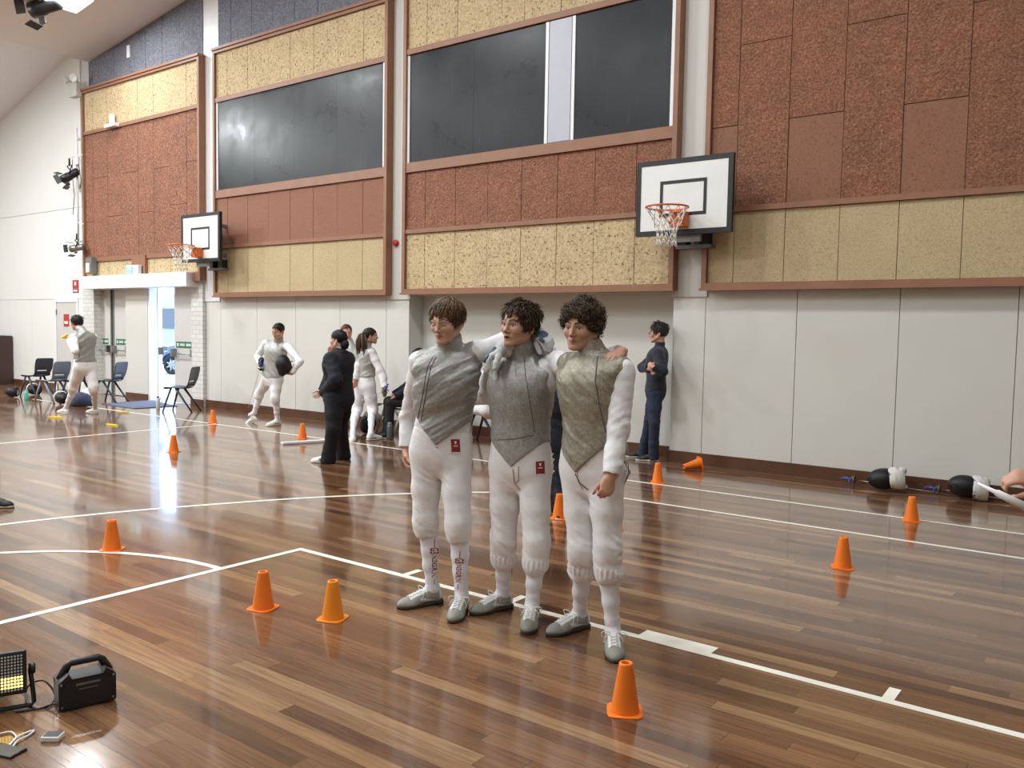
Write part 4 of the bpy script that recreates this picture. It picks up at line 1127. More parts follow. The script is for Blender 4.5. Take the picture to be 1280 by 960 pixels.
# middle fencer
J = dict(pel=A(650, 568, 3.76), head=A(649, 407, 3.73),
    shR=A(620, 460, 3.80), elR=A(606, 494, 3.98), wrR=A(570, 500, 3.99), shL=A(682, 458, 3.84), elL=A(722, 464, 3.97), wrL=A(776, 440, 3.76),
    knR=A(629, 680, 3.72), knL=A(671, 684, 3.72), anR=fl(629, 742, .085), anL=fl(665, 757, .085), toeR=(-.08, -.24, 0), toeL=(.13, -.24, 0))
b2 = person('person with wavy brown hair and open mouth, middle one of the three embracing fencers', J, dict(
    yaw=math.radians(12), ts=1.09, holeL=(.225, .37, .062), extra=[(A(683, 460, 3.80), A(687, 477, 3.80), .054, .046)], h=.0048, hb=.0030, head=(math.radians(-3), math.radians(-3), math.radians(3)), style='tousled', locks=1500, seed=5, narrow=.95,
    hair=C(38, 27, 19), hair_tip=C(112, 86, 58), skin=C(198, 158, 138), mouth=.007, brow=1.25, lame=M['lame'], lame_fold=(.005, 13, (1, 0, .35)), vhem=(-.055, -.0, .9, .85, .07),
    handL=(A(747, 456, 3.50) - J['wrL'], V3(.25, -.45, .85), 1, dict(curl=(.35, .38, .42, .45), thumb=.6, sc=.95, spread=.12)),
    cuff=.24, cuff_r=.066, frill=True, hem=-.05))
# right fencer
J = dict(pel=A(740, 570, 3.70), head=A(727, 409, 3.69),
    shR=A(706, 457, 3.78), elR=A(672, 436, 3.95), wrR=A(626, 437, 3.66), elL=A(773, 538, 3.62), wrL=A(763, 597, 3.50),
    knR=A(727, 692, 3.66), knL=A(759, 690, 3.63), anR=fl(725, 766, .085), anL=fl(766, 788, .085), toeR=(-.08, -.24, 0), toeL=(.16, -.24, 0))
b3 = person('person with dark curly hair in dull silver vest, rightmost of the three embracing fencers', J, dict(
    yaw=math.radians(-2), ts=1.08, h=.0048, hb=.0030, head=(math.radians(6), math.radians(2), math.radians(2)), style='curly', locks=1700, seed=8,
    hair=C(34, 26, 20), hair_tip=C(108, 88, 64), skin=C(194, 154, 134), brow=1.2, collar=.4, lame=M['lame_warm'], lame_fold=(.011, 15, (.65, 0, .75)), vhem=(-.075, -.02, .9, .95, .02),
    handL=(A(754, 630, 3.44) - J['wrL'], (.75, -.55, .2), 1, dict(curl=(1.05, 1.15, 1.2, 1.2), thumb=-.1, sc=.92, thumb_curl=1.0)),
    gloveR=(A(595, 459, 3.53) - J['wrR'], V3(-.45, -.35, .75), -1, dict(curl=(.42, .44, .46, .46), sc=1.0, spread=.05, thumb=.3)),
    cuff=.22, cuff_r=.064, frill=True, hem=-.05))

# closures, piping, patches and prints
seam(b1, 'lame', [(545, 446), (538, 460), (531, 500), (525, 531)], .0018, M['dark_seam']); seam(b1, 'lame', [(541, 446), (534, 460), (527, 500), (521, 528)], .0018, M['dark_seam'])
seam(b1, 'leg', [(519, 534), (532, 546), (547, 560)], .0035, M['jacket'], 'piping'); seam(b1, 'lame', [(519, 533), (532, 545), (546, 556)], .0035, M['jacket'], 'piping')
seam(b2, 'lame', [(655, 446), (657, 470), (664, 512), (668, 540)], .0020, M['dark_seam']); seam(b2, 'lame', [(617, 550), (640, 549), (667, 544)], .0018, M['dark_seam'])
seam(b2, 'leg', [(641, 586), (643, 604), (650, 612)], .004, M['beige'], 'crotch_strap'); seam(b2, 'leg', [(648, 583), (648, 600), (645, 604)], .003, M['beige'], 'crotch_strap')
seam(b3, 'lame', [(747, 446), (744, 476), (750, 510), (757, 540)], .0028, M['dark_seam'])
seam(b3, 'leg', [(719, 592), (725, 604), (735, 612)], .003, M['dark_seam'], 'body_cord'); seam(b3, 'leg', [(722, 588), (722, 600), (728, 611)], .0022, M['beige'], 'body_cord')
def patch(P, tl, tr, br, bl):
    o_ = decal(P, 'leg', (tl, tr, br, bl), M['red_patch'], 'badge')
    if not o_: return
    ip = lambda u, v: tuple(np.array(tl) * (1-u) * (1-v) + np.array(tr) * u * (1-v) + np.array(br) * u * v + np.array(bl) * (1-u) * v)
    decal(P, 'leg', (ip(.04, .90), ip(.96, .90), ip(.96, .99), ip(.04, .99)), M['white'], 'badge_print', lift=.003, n=3, parent=o_)
    decal(P, 'leg', (ip(.36, .14), ip(.64, .14), ip(.56, .34), ip(.44, .34)), M['white'], 'badge_print', lift=.003, n=2, parent=o_)
    decal(P, 'leg', (ip(.25, .44), ip(.75, .44), ip(.75, .50), ip(.25, .50)), M['white'], 'badge_print', lift=.003, n=2, parent=o_)
patch(b1, (563.5, 549), (574.5, 549), (575.5, 567), (564.5, 567)); patch(b2, (669.5, 577), (680.5, 576), (681, 594), (670, 594.5))
for k, a, c in (('R', (543, 674), (543, 732)), ('L', (575, 689), (572, 737))):
    d_ = np.array(c, float) - np.array(a, float); q = lambda t: tuple(np.array(a) + d_ * t)
    seam(b1, 'sock', [q(0), q(.17)], .0022, M['red_ink'], 'lettering', k); 
    sock_text(b1, k, q(.18), q(.32), 15, 'GB'); sock_text(b1, k, q(.34), q(.84), 8.5, 'NEGRINI'); seam(b1, 'sock', [q(.86), q(.98)], .0018, M['red_ink'], 'lettering', k)
seam(b2, 'sock', [(640, 706), (639, 722)], .002, M['red_ink'], 'lettering', 'R'); seam(b2, 'sock', [(640, 728), (639, 736)], .002, M['red_ink'], 'lettering', 'R')
# loose cord at the hip of the right fencer
mb = MB()
for q in range(2):
    pts = [A(775, 572, 3.66), A(782 + 3 * q, 580, 3.68), A(788 - 2 * q, 592, 3.70), A(781, 604, 3.69), A(786 + 2 * q, 588, 3.72), A(776, 590, 3.70)]
    mb.tube([p - b3['base'] for p in pts], .0022, 5)
mb.build('body_cord', M['dark_seam'], b3['root'])
# ------------------------------------------------------------------ cones
M['cone'] = plain('orange cone plastic', C(238, 122, 24), .45, var=.05, Subsurface_Weight=0.0)
M['cone_b'] = plain('amber cone plastic', C(240, 142, 26), .45, var=.05)
def cone_thing(loc, rz, label, mat, rx=0, group='orange training cones'):
    r = empty('training_cone', loc, rz, label, 'cone', group); r.rotation_euler = (rx, 0, rz)
    b = MB(); n = 40; R = []
    for k in range(n):
        a = 2 * PI * k / n; c, s_ = math.cos(a), math.sin(a); p = 5.0
        q = (abs(c) ** p + abs(s_) ** p) ** (-1 / p) * .074; R.append((q * c, q * s_))
    vs = [(x, y, 0) for x, y in R] + [(x, y, .0045) for x, y in R] + [(x * .97, y * .97, .006) for x, y in R] + [(.060 * math.cos(2*PI*k/n), .060 * math.sin(2*PI*k/n), .006) for k in range(n)]
    fs = [(i*n+k, i*n+(k+1)%n, (i+1)*n+(k+1)%n, (i+1)*n+k) for i in range(3) for k in range(n)] + [tuple(range(n-1, -1, -1))]
    b.add(vs, fs); b.build('base', mat, r)
    c = MB(); c.lathe([(.060, .005), (.059, .010), (.030, .198), (.029, .205), (.026, .2085), (.020, .2085), (.018, .205), (.018, .18), (.045, .02)], 40); c.build('body', mat, r, fix=True)
    return r
CN = [((781, 889), 'orange cone nearest the camera, in front of the right fencer\'s shoe', .55, 0), ((329, 760), 'orange cone, left one of the two standing side by side', .3, 0), ((416, 773), 'amber cone, right one of the two standing side by side', .35, 1),
      ((140, 687), 'orange cone on the curved free-throw line at the left', .7, 0), ((217, 565), 'orange cone on the open floor below the doorway', .5, 0), ((266, 529), 'small far orange cone where two white lines meet', .5, 0),
      ((378, 548), 'orange cone on the line near the woman in the black tracksuit', .5, 0), ((822, 603), 'orange cone on the sideline below the man with crossed arms', .5, 0), ((1053, 709), 'orange cone at the right between the two long white lines and the camera', .3, 0),
      ((1139, 651), 'orange cone on the sideline in front of the two fencing masks', .3, 0), ((699, 648), 'orange cone half hidden between the middle and right fencers', .4, 0), ((767, 663), 'orange cone hidden behind the leg of the right fencer', .4, 0)]
for (px, py), lb, rz, mi in CN: cone_thing(tuple(fl(px, py)), rz, lb, M['cone_b'] if mi else M['cone'])
q = fl(879, 588); cone_thing((q[0] - .06, q[1] + .04, .074), math.radians(-38), 'orange cone lying on its side by the wall', M['cone'], math.radians(101))

# ------------------------------------------------------------------ basketball hoops
M['rim'] = plain('orange hoop metal', C(206, 104, 44), .4, .2); M['net'] = plain('white net cord', C(226, 224, 214), .8); M['board_white'] = plain('white backboard', C(226, 228, 226), .35, var=.04, nscale=3)
def hoop(x, label):
    r = empty('basketball_hoop', (x, 8.9, 2.69), 0, label, 'basketball hoop', 'basketball hoops on the wall'); w2, h_ = .575, .83
    b = MB(); b.box((-w2, 0, 0), (w2, .035, h_)); bb = b.build('backboard', M['board_white'], r)
    f = MB(); t = .045
    for lo, hi in (((-w2, -.004, 0), (w2, 0, t)), ((-w2, -.004, h_ - t), (w2, 0, h_)), ((-w2, -.004, t), (-w2 + t, 0, h_ - t)), ((w2 - t, -.004, t), (w2, 0, h_ - t))): f.box(lo, hi)
    f.box((-w2 - .012, -.006, -.012), (w2 + .012, .05, 0)); f.box((w2, -.006, 0), (w2 + .012, .05, h_)); f.box((-w2 - .012, -.006, 0), (-w2, .05, h_)); f.box((-w2 - .012, -.006, h_), (w2 + .012, .05, h_ + .012))
    f.build('border', M['black'], bb)
    f = MB(); a, c, z0, z1, t = -.285, .285, .20, .60, .036
    for lo, hi in (((a, -.004, z0), (c, 0, z0 + t)), ((a, -.004, z1 - t), (c, 0, z1)), ((a, -.004, z0 + t), (a + t, 0, z1 - t)), ((c - t, -.004, z0 + t), (c, 0, z1 - t))): f.box(lo, hi)
    f.build('target_square', M['black'], bb)
    k = MB(); k.rbox((-.09, -.13, .06), (.09, -.004, .235), .01); k.box((-.07, -.19, .215), (.07, -.1, .235)); k.tube([(-.06, -.12, .08), (-.17, -.28, .24)], .008, 6); k.tube([(.06, -.12, .08), (.17, -.28, .24)], .008, 6); k.build('rim_bracket', M['rim'], r)
    g = MB(); cy = -.38; g.tube([(.228 * math.cos(2*PI*i/48), cy + .228 * math.sin(2*PI*i/48), .245) for i in range(48)], .0105, 8, closed=True); g.build('rim', M['rim'], r)
    nt = MB(); nl = 12; rows = [(0, .222), (.07, .19), (.14, .155), (.21, .125), (.28, .105), (.35, .10), (.42, .115)]
    rs = random.Random(int(abs(x) * 10))
    P = [[(rr * math.cos(2*PI*(i + (j % 2) / 2) / nl) + rs.uniform(-.008, .008) * (j > 0), cy + rr * math.sin(2*PI*(i + (j % 2) / 2) / nl) + rs.uniform(-.008, .008) * (j > 0), .24 - d + rs.uniform(-.01, .01) * (j > 0)) for i in range(nl)] for j, (d, rr) in enumerate(rows)]
    for j in range(len(rows) - 1):
        for i in range(nl):
            for dn in ((0, -1) if j % 2 == 0 else (0, 1)): nt.tube([P[j][i], P[j + 1][(i + dn) % nl]], .0042, 5)
    nt.build('net', M['net'], r)
    s_ = MB(); s_.box((-.16, .035, .1), (-.11, .46, .16)); s_.box((.11, .035, .1), (.16, .46, .16)); s_.box((-.16, .035, .62), (-.11, .46, .68)); s_.box((.11, .035, .62), (.16, .46, .68)); s_.box((-.22, .30, -.14), (.22, .46, -.10)); s_.box((-.2, .05, -.09), (.2, .10, .75)); s_.build('wall_bracket', M['grey_metal'], r)
    for a_, c_ in ((-.2, -.10), (.06, .18)): s_ = MB(); s_.box((a_, .32, -.13), (c_, .45, .05)); s_.build('hinge_block', M['black'], r)
hoop(-4.31, 'nearer basketball hoop and backboard, on the white post right of the blackboards')
hoop(-13.66, 'farther basketball hoop and backboard, beside the exit doors')

# ------------------------------------------------------------------ chairs
M['chair_dark'] = plain('charcoal chair plastic', C(54, 58, 68), .45, var=.06); M['chair_grey'] = plain('grey chair plastic', C(128, 130, 138), .5, var=.06); M['chair_light'] = plain('pale grey chair plastic', C(176, 178, 176), .5)
def chair_proto(mat, label):
    r = empty('school_chair', (0, 0, 0), 0, label, 'chair', 'plastic school chairs by the wall')   # faces -y
    def sheet(name, prof, w0, w1, hole=None, dish=.02, th=.012):
        mb = MB(); nu, nv = 13, len(prof); vs = []
        for side in (0, 1):
            for j, (y, z, wf) in enumerate(prof):
                for i in range(nu):
                    u = i / (nu - 1) * 2 - 1; hw = w0 * wf
                    vs.append((u * hw, y - side * th * .6, z - dish * (1 - u * u) * (1 if name == 'seat' else 0) - side * th * (1 if name == 'seat' else .3) + (0)))
                    if name != 'seat': vs[-1] = (u * hw, y + dish * (1 - u * u) + side * th, z)
        fs = []; n1 = nu * nv
        inside = lambda i, j: hole and hole[0] <= i < hole[1] and hole[2] <= j < hole[3]
        for j in range(nv - 1):
            for i in range(nu - 1):
                if inside(i, j): continue
                a = j * nu + i; fs += [(a, a + 1, a + nu + 1, a + nu), (n1 + a, n1 + a + nu, n1 + a + nu + 1, n1 + a + 1)]
                for (di, dj, p, q) in ((0, -1, a, a + 1), (1, 0, a + 1, a + nu + 1), (0, 1, a + nu + 1, a + nu), (-1, 0, a + nu, a)):
                    ii, jj = i + di, j + dj
                    if not (0 <= ii < nu - 1 and 0 <= jj < nv - 1) or inside(ii, jj): fs.append((p, p + n1, q + n1, q))
        mb.add(vs, fs, 0, True); return mb.build(name, mat, r)
    sheet('seat', [(-.23, .425, .80), (-.225, .445, .94), (-.19, .452, 1), (-.05, .448, 1), (.08, .440, 1), (.16, .446, .97), (.19, .47, .93)], .205, .2)
    sheet('backrest', [(.17, .455, .86), (.195, .50, .88), (.212, .54, .92), (.218, .555, .94), (.232, .60, .98), (.25, .68, 1), (.268, .76, .98), (.274, .79, .92), (.277, .805, .80)], .20, .2, (3, 10, 2, 3), -.02)
    for q in (-1, 1):
        m = MB(); m.tube([(q * .165, -.10, .435), (q * .19, -.17, .22), (q * .205, -.235, .0)], [.020, .018, .015], 10); m.build('leg', mat, r)
        m = MB(); m.tube([(q * .165, -.02, .43), (q * .18, .12, .23), (q * .20, .285, .0)], [.022, .019, .015], 10); m.build('leg', mat, r)
    return r
ch = chair_proto(M['chair_dark'], 'charcoal plastic chair left of the open doorway, on the doormat side'); q = fl(137, 503); ch.location = (q[0], q[1], 0); ch.rotation_euler = (0, 0, math.radians(-62))
def chair(px, py, rz, label, src=ch, mat=None):
    c = copy_tree(src); q = fl(px, py); c.location = (q[0], q[1], 0); c.rotation_euler = (0, 0, math.radians(rz)); c['label'] = label
    if mat:
        for k in children(c): k.data = k.data.copy(); k.data.materials.clear(); k.data.materials.append(mat)
    return c
chair(226, 514, -55, 'charcoal plastic chair right of the open doorway, beside the brick pier')
cg = chair(66, 503, -75, 'grey plastic chair behind the walking fencer, second from the left wall end', mat=M['chair_grey'])
chair(46, 495, -80, 'charcoal plastic chair farthest left, against the white wall')
chair(97, 503, -75, 'charcoal plastic chair hidden behind the legs of the walking fencer')
cl = chair(494, 540, -60, 'pale grey plastic chair beside the ponytailed fencer', mat=M['chair_light'])
chair(518, 548, -80, 'pale chair under the seated person in the navy jacket', src=cl)
chair(608, 553, -75, 'charcoal plastic chair under the seated person in white')

# ------------------------------------------------------------------ fencing gear
M['mesh_black'] = NT('black mask mesh'); 
def m_mask():
    t = NT('black mask mesh'); v = t.coord((220, 220, 220)); w_ = t.n('TexWave', bands_direction='X'); t.l(v, w_.inputs[0]); w_.inputs['Scale'].default_value = .5
    w2 = t.n('TexWave', bands_direction='Z'); t.l(v, w2.inputs[0]); w2.inputs['Scale'].default_value = .5
    h = t.math('MAXIMUM', w_.outputs[1], w2.outputs[1]); t.l(t.ramp(h, [(.4, C(12, 12, 13)), (.9, C(34, 34, 36))]), t.b.inputs['Base Color']); t.set(Roughness=.45, Metallic=.3); t.bump(h, .3, .001); return t.m
M['mesh_black'] = m_mask(); M['bib'] = m_cloth('white bib cloth', C(216, 216, 212), .8, .03, fold=.4); M['blade'] = plain('blade steel', C(190, 190, 186), .3, .9); M['grip'] = plain('blue grip', C(64, 78, 150), .5); M['brass'] = plain('brass socket', C(176, 150, 96), .35, .8)
def mask(loc, chin, face, label, bib=True, mat=None, sc=1.0):
    """upright mask looks along -y; chin down"""
    r = empty('fencing_mask', loc, 0, label, 'fencing mask', 'fencing masks'); z_ = -Vector(chin).normalized(); y_ = -Vector(face); y_ = (y_ - z_ * y_.dot(z_)).normalized(); x_ = y_.cross(z_); r.rotation_euler = Matrix((x_, y_, z_)).transposed().to_euler()
    s = SDF(); s.ell((0, -.03, .0), (.108, .125, .150), 0); s.ell((0, -.03, 0), (.100, .117, .142), 0, 's'); s.plane((0, .045, 0), (0, 1, .15), .004); s.ell((0, -.09, -.12), (.055, .05, .05), .04)
    s.plane((0, -.02, -.165), (0, .2, -1), .01)
    V, F = s.mesh(.006); np_mesh('mesh_front', V, F, M['mesh_black'], r)
    g = MB(); g.tube([(.089 * math.cos(a), .040 - .018 * math.sin(a), .122 * math.sin(a)) for a in [2*PI*i/40 for i in range(40)]], .007, 8, closed=True); g.build('rim_trim', mat or M['black_soft'], r)
    t = MB(); t.tube([(.088 * math.cos(a), .035 + .07 * math.sin(a), .02) for a in [PI * i / 16 for i in range(17)]], .016, 8, flat=.3); t.build('head_strap', M['black_soft'], r)
    if bib:
        s = SDF(); s.loft([(-.235, 0, .0, .085, .07), (-.19, 0, -.01, .108, .108), (-.13, 0, -.03, .114, .120), (-.05, 0, -.04, .110, .112)], 0, p=2.2); s.loft([(-.28, 0, .0, .055, .05), (-.19, 0, -.01, .100, .100), (-.13, 0, -.03, .106, .112), (0, 0, -.04, .102, .104)], 0, 's', p=2.2)
        s.plane((0, .03, 0), (0, 1, .2), .004); s.warp(folds(.006, 20, (0, 0, 1), 4)); V, F = s.mesh(.006); np_mesh('bib', V, F, M['bib'], r)
    return r
def put_mask(px, py, z, *a, **k): q = fl(px, py); return mask((q[0], q[1] + .06, z), *a, **k)
put_mask(1102, 614, .118, (.9, .15, .12), (-.45, -.9, .1), 'black mask with white bib by the skirting, left one of the two at the right')
put_mask(1203, 625, .118, (.95, .2, -.05), (-.5, -.75, .35), 'black mask with white bib by the skirting, right one of the two at the right')
put_mask(457, 542, .128, (.1, .5, .75), (.2, -.9, .1), 'black mask with pale bib on the floor behind the ponytailed fencer')
put_mask(41, 494, .118, (-.9, .2, .1), (.3, -.9, .0), 'black mask beside the teal bottle under the chairs')
put_mask(13, 497, .118, (-.9, .0, .0), (.6, -.8, .1), 'dark mask lying at the far left, in front of the brown cabinet', bib=False)
put_mask(76, 506, .118, (-.95, .2, .1), (.3, -.9, .15), 'black mask with white bib on the floor, just left of the walking fencer')
def foil(tip, guard, label, grip_dir=None, cat='fencing foil', group='foils'):
    a = Vector(guard); b_ = Vector(tip); d = (b_ - a).normalized(); r = empty('fencing_foil', a, 0, label, cat, group); g = Vector(grip_dir).normalized() if grip_dir is not None else -d
    m = MB(); L_ = (b_ - a).length; sag = Vector((0, 0, -.0)); m.tube([d * (L_ * t) + Vector((0, 0, 0)) for t in (0, .25, .5, .75, .985)], [.0045, .004, .0035, .003, .0025], 6); m.tube([d * L_ * .985, d * L_], .004, 6); m.build('blade', M['blade'], r)
    rot = d.to_track_quat('Z', 'Y').to_matrix().to_4x4(); m = MB(); m.lathe([(.008, -.004), (.030, .000), (.052, .014), (.054, .017), (.050, .016), (.028, .004), (.006, .0)], 24, mat=rot); m.build('guard', M['steel'], r)
    m = MB(); m.tube([g * .0, g * .03, g * .07, g * .11], [.010, .014, .013, .011], 8); e = g.orthogonal().normalized(); m.tube([g * .03, g * .035 + e * .03, g * .02 + e * .05], [.009, .008, .006], 7); m.tube([g * .06, g * .075 - e * .03], [.009, .006], 7); m.tube([g * .10, g * .125 + e * .02], [.009, .007], 7); m.build('grip', M['grip'], r)
    m = MB(); m.tube([g * .012 - e * .012, g * .016 - e * .035], [.008, .007], 8); m.build('socket', M['brass'], r); return r
a = fl(1066, 606); foil((a[0] + 1.0, a[1] + .02, .010), (a[0], a[1], .056), 'foil with blue grip lying by the skirting, left one of the two at the right')
a = fl(1172, 618); foil((a[0] + 1.0, a[1] + .02, .010), (a[0], a[1], .056), 'foil with blue grip lying by the skirting, right one of the two at the right')

# ------------------------------------------------------------------ small things on the floor
def bottle(px, py, h_, r_, mat, capm, label):
    q = fl(px, py); r = empty('drink_bottle', (q[0], q[1], 0), 0, label, 'bottle', 'drink bottles on the floor')
    b = MB(); b.lathe([(r_ * .9, 0), (r_, .01), (r_, h_ * .78), (r_ * .8, h_ * .86), (r_ * .6, h_ * .88)], 20); b.build('body', mat, r)
    c = MB(); c.lathe([(r_ * .68, h_ * .87), (r_ * .7, h_ * .9), (r_ * .68, h_ * .98), (r_ * .3, h_)], 20); c.build('cap', capm, r)
M['teal'] = plain('teal plastic', C(92, 178, 160), .4); M['bottle_grey'] = plain('grey bottle', C(92, 94, 96), .4, .3); M['bottle_white'] = plain('pale bottle', C(206, 208, 210), .35)
bottle(197.5, 511, .23, .034, M['bottle_white'], M['black'], 'pale bottle with black cap on the floor in front of the doorway')
bottle(487, 550, .25, .04, M['bottle_grey'], M['grey_metal'], 'grey bottle on the floor in front of the pale chair')
bottle(33, 500, .2, .04, M['teal'], M['teal'], 'teal bottle on the floor under the chairs at the far left')
M['mat_blue'] = plain('blue doormat', C(96, 102, 124), .95, bump=.6, bscale=200)
b = MB(); P_ = [fl(127, 505), fl(190, 501), fl(222, 508), fl(168, 511)]; b.add([(p[0], p[1], .001) for p in P_] + [(p[0], p[1], .013) for p in P_], [(3, 2, 1, 0), (4, 5, 6, 7), (0, 1, 5, 4), (1, 2, 6, 5), (2, 3, 7, 6), (3, 0, 4, 7)]); tag(b.build('doormat', M['mat_blue']), 'blue grey doormat on the floor inside the open doorway', 'mat')
# white bar lying on the floor
a, c = fl(352, 556), fl(444, 550); b = MB(); d = Vector((c[0] - a[0], c[1] - a[1], 0)); ang = math.atan2(d.y, d.x)
b.rbox((0, -.035, .0), (d.length, .035, .035), .008, mat=T(a[0], a[1], 0, rz=ang)); tag(b.build('floor_bar', M['white']), 'white bar lying on the floor behind the woman in the black tracksuit', 'bar')
M['yellow'] = plain('yellow plastic', C(236, 206, 72), .5)
def ribbon(px, py, ang, ln, label):
    q = fl(px, py); r = empty('yellow_marker', (q[0], q[1], 0), ang, label, 'marker', 'yellow markers on the floor'); b = MB()
    pts = [(-ln / 2, 0), (-ln * .2, .018), (0, .03), (ln * .2, .02), (ln / 2, .008), (ln / 2, -.008), (ln * .2, -.02), (0, -.035), (-ln * .2, -.015)]
    b.prism(pts, .002, .022, 'z'); b.build('strip', M['yellow'], r)
ribbon(69, 522, .3, .32, 'yellow strip on the floor below the walking fencer\'s front foot'); ribbon(140, 532, .1, .3, 'yellow strip on the open floor, nearest of the three'); ribbon(153, 516, .4, .26, 'yellow strip on the floor in front of the doormat')
# clothing heap under the chairs
M['navy_bag'] = m_cloth('navy bag cloth', C(36, 40, 70), .8, .2, fold=.6)
def heap(px, py, sx, sy, sz, mat, label, name, cat, seed):
    q = fl(px, py); s = SDF(); s.ell((0, 0, sz * .35), (sx, sy, sz * .65), 0); s.ell((sx * .3, -sy * .2, sz * .5), (sx * .5, sy * .6, sz * .5), .05); s.plane((0, 0, 0), (0, 0, -1), .004); s.warp(folds(.025, 9, (1, .5, .6), seed)); V, F = s.mesh(.012)
    V[:, 2] = np.maximum(V[:, 2], .001); o = np_mesh(name, V + np.array([q[0], q[1], 0]), F, mat)[0]; tag(o, label, cat)
heap(101, 507, .28, .2, .24, M['navy_bag'], 'navy bag slumped on the floor behind the walking fencer', 'sports_bag', 'bag', 3)
heap(111, 505, .17, .13, .30, M['bib'], 'white cloth bundle behind the walking fencer\'s legs', 'cloth_bundle', 'clothes', 5)
M['brown_wood'] = plain('dark brown cabinet', C(62, 42, 34), .5, var=.2)
b = MB(); b.box((-23.6, 9.0, .0), (-22.45, 9.42, 1.2)); cab = tag(b.build('wooden_cabinet', M['brown_wood']), 'dark brown cabinet against the white wall at the left edge', 'cabinet')
b = MB(); b.box((-23.56, 8.985, .06), (-22.49, 9.0, 1.16)); b.build('door', M['brown_wood'], cab)

# ------------------------------------------------------------------ things on the wall
M['red'] = plain('red sign', C(176, 44, 40), .5); M['beige_box'] = plain('grey beige plastic', C(196, 194, 186), .5)
b = MB(); b.box((-18.33, YF - .10, 2.60), (-18.08, YF + .02, 2.94)); o = tag(b.build('wall_box', M['grey_metal']), 'grey box on the tan panel left above the exit doors', 'box'); b = MB(); b.rbox((-18.26, YF - .14, 2.62), (-18.13, YF - .1, 2.82), .01); b.build('cover', M['white'], o)
r = empty('exit_sign', (-16.49, YF - .05, 2.46), 0, 'lit green and white exit sign hanging over the doors', 'exit sign'); b = MB(); b.rbox((-.23, -.04, 0), (.23, .04, .27), .008); b.build('housing', M['white'], r)
M['exit_light'] = emit('exit sign light', (.70, .95, .93), 1.0); M['exit_green'] = emit('exit sign green', (.10, .5, .42), .8)
b = MB(); b.box((-.21, -.044, .03), (.21, -.04, .25)); fc = b.build('face', M['exit_light'], r); b = MB(); b.box((-.20, -.047, .04), (-.155, -.044, .24)); b.box((-.02, -.047, .04), (.05, -.044, .24)); b.prism([(-.13, .06), (-.10, .06), (-.08, .12), (-.05, .06), (-.035, .07), (-.065, .15), (-.07, .19), (-.12, .19), (-.14, .14), (-.125, .135), (-.11, .165), (-.10, .16)], -.047, -.044); b.lathe([(0, 0), (.02, 0), (.02, .003), (0, .003)], 14, mat=T(-.09, -.044, .215, rx=PI/2)); b.build('symbol', M['exit_green'], fc)
b = MB(); b.box((-19.42, YW - .012, 2.32), (-19.16, YW, 2.5)); b.box((-19.42, YW - .012, 2.22), (-19.16, YW, 2.31)); o = tag(b.build('fire_sign', M['red']), 'red fire sign on the white wall left of the exit doors', 'sign'); b = MB(); b.box((-19.33, YW - .016, 2.38), (-19.25, YW - .012, 2.46)); b.box((-19.38, YW - .016, 2.245), (-19.20, YW - .012, 2.285)); b.build('symbol', M['white'], o)
b = MB(); b.box((-19.84, YW - .02, 1.46), (-19.60, YW - .012, 1.74)); o = tag(b.build('door_notice', M['red']), 'red notice on the single white door behind the walking fencer', 'sign'); b = MB(); b.box((-19.80, YW - .024, 1.52), (-19.64, YW - .02, 1.58)); b.build('print', M['white'], o)
b = MB(); b.lathe([(0, 0), (.045, 0), (.05, .01), (.05, .035), (.03, .05), (0, .05)], 20, mat=T(-9.31, YW - .02, 2.86, rx=PI/2)); tag(b.build('alarm_button', M['red']), 'small round red alarm on the white post left of the fencers', 'alarm')
b = MB(); b.box((-16.94, YW - .06, 6.93), (-16.84, YW - .02, 7.17)); tag(b.build('wall_plate', M['white']), 'small white plate on the grey panel under the ceiling', 'plate')
r = empty('motion_sensor', (-17.3, YF - .02, 5.56), 0, 'white sensor standing on the timber rail high on the bay above the doors', 'sensor'); b = MB(); b.rbox((-.2, -.08, 0), (.2, .05, .07), .01); b.build('base', M['white'], r); b = MB(); b.rbox((-.05, -.05, .07), (.05, .04, .27), .02); b.build('head', M['white'], r)
r = empty('emergency_light', (-18.76, YF - .05, 6.38), 0, 'white twin head emergency light at the top left corner of the wall panels', 'emergency light'); b = MB(); b.rbox((-.16, -.06, 0), (.16, .08, .30), .01); b.build('housing', M['beige_box'], r)
for q in (-1, 1):
    b = MB(); b.lathe([(0, 0), (.04, .0), (.085, .08), (.085, .10), (.07, .095), (0, .07)], 20, mat=T(q * .15, -.05, .38, rx=PI/2 + .3, rz=q * .5)); b.tube([(q * .15, -.03, .36), (q * .12, 0, .30)], .015, 6); b.build('lamp_head', M['white'], r)
b = MB(); x = -18.83; b.tube([(x, YF, 3.2), (x, YF, 5.75)], .022, 10); b.tube([(x - .25, YF, 5.15), (x + .25, YF, 5.15)], .014, 8); b.tube([(x - .2, YF, 3.75), (x + .25, YF, 3.68)], .012, 8)
for z in (3.3, 4.4, 5.5): b.box((x - .04, YF, z), (x + .04, YW, z + .04))
pole = tag(b.build('lighting_pole', M['white']), 'white upright pole on the white wall carrying a spotlight', 'pole'); b = MB(); b.tube([(x - .18, YF - .01, 5.1), (x - .2, YF - .01, 4.8), (x - .12, YF - .01, 4.3), (x - .2, YF - .01, 3.9)], .008, 6); b.tube([(x + .08, YF - .01, 5.0), (x + .18, YF - .01, 4.6), (x + .14, YF - .01, 4.45)], .01, 6); b.build('cable', M['grey_metal'], pole)
b = MB(); b.rbox((x - .0, YF - .06, 4.95), (x + .14, YF, 5.12), .01); b.build('socket', M['white'], pole)
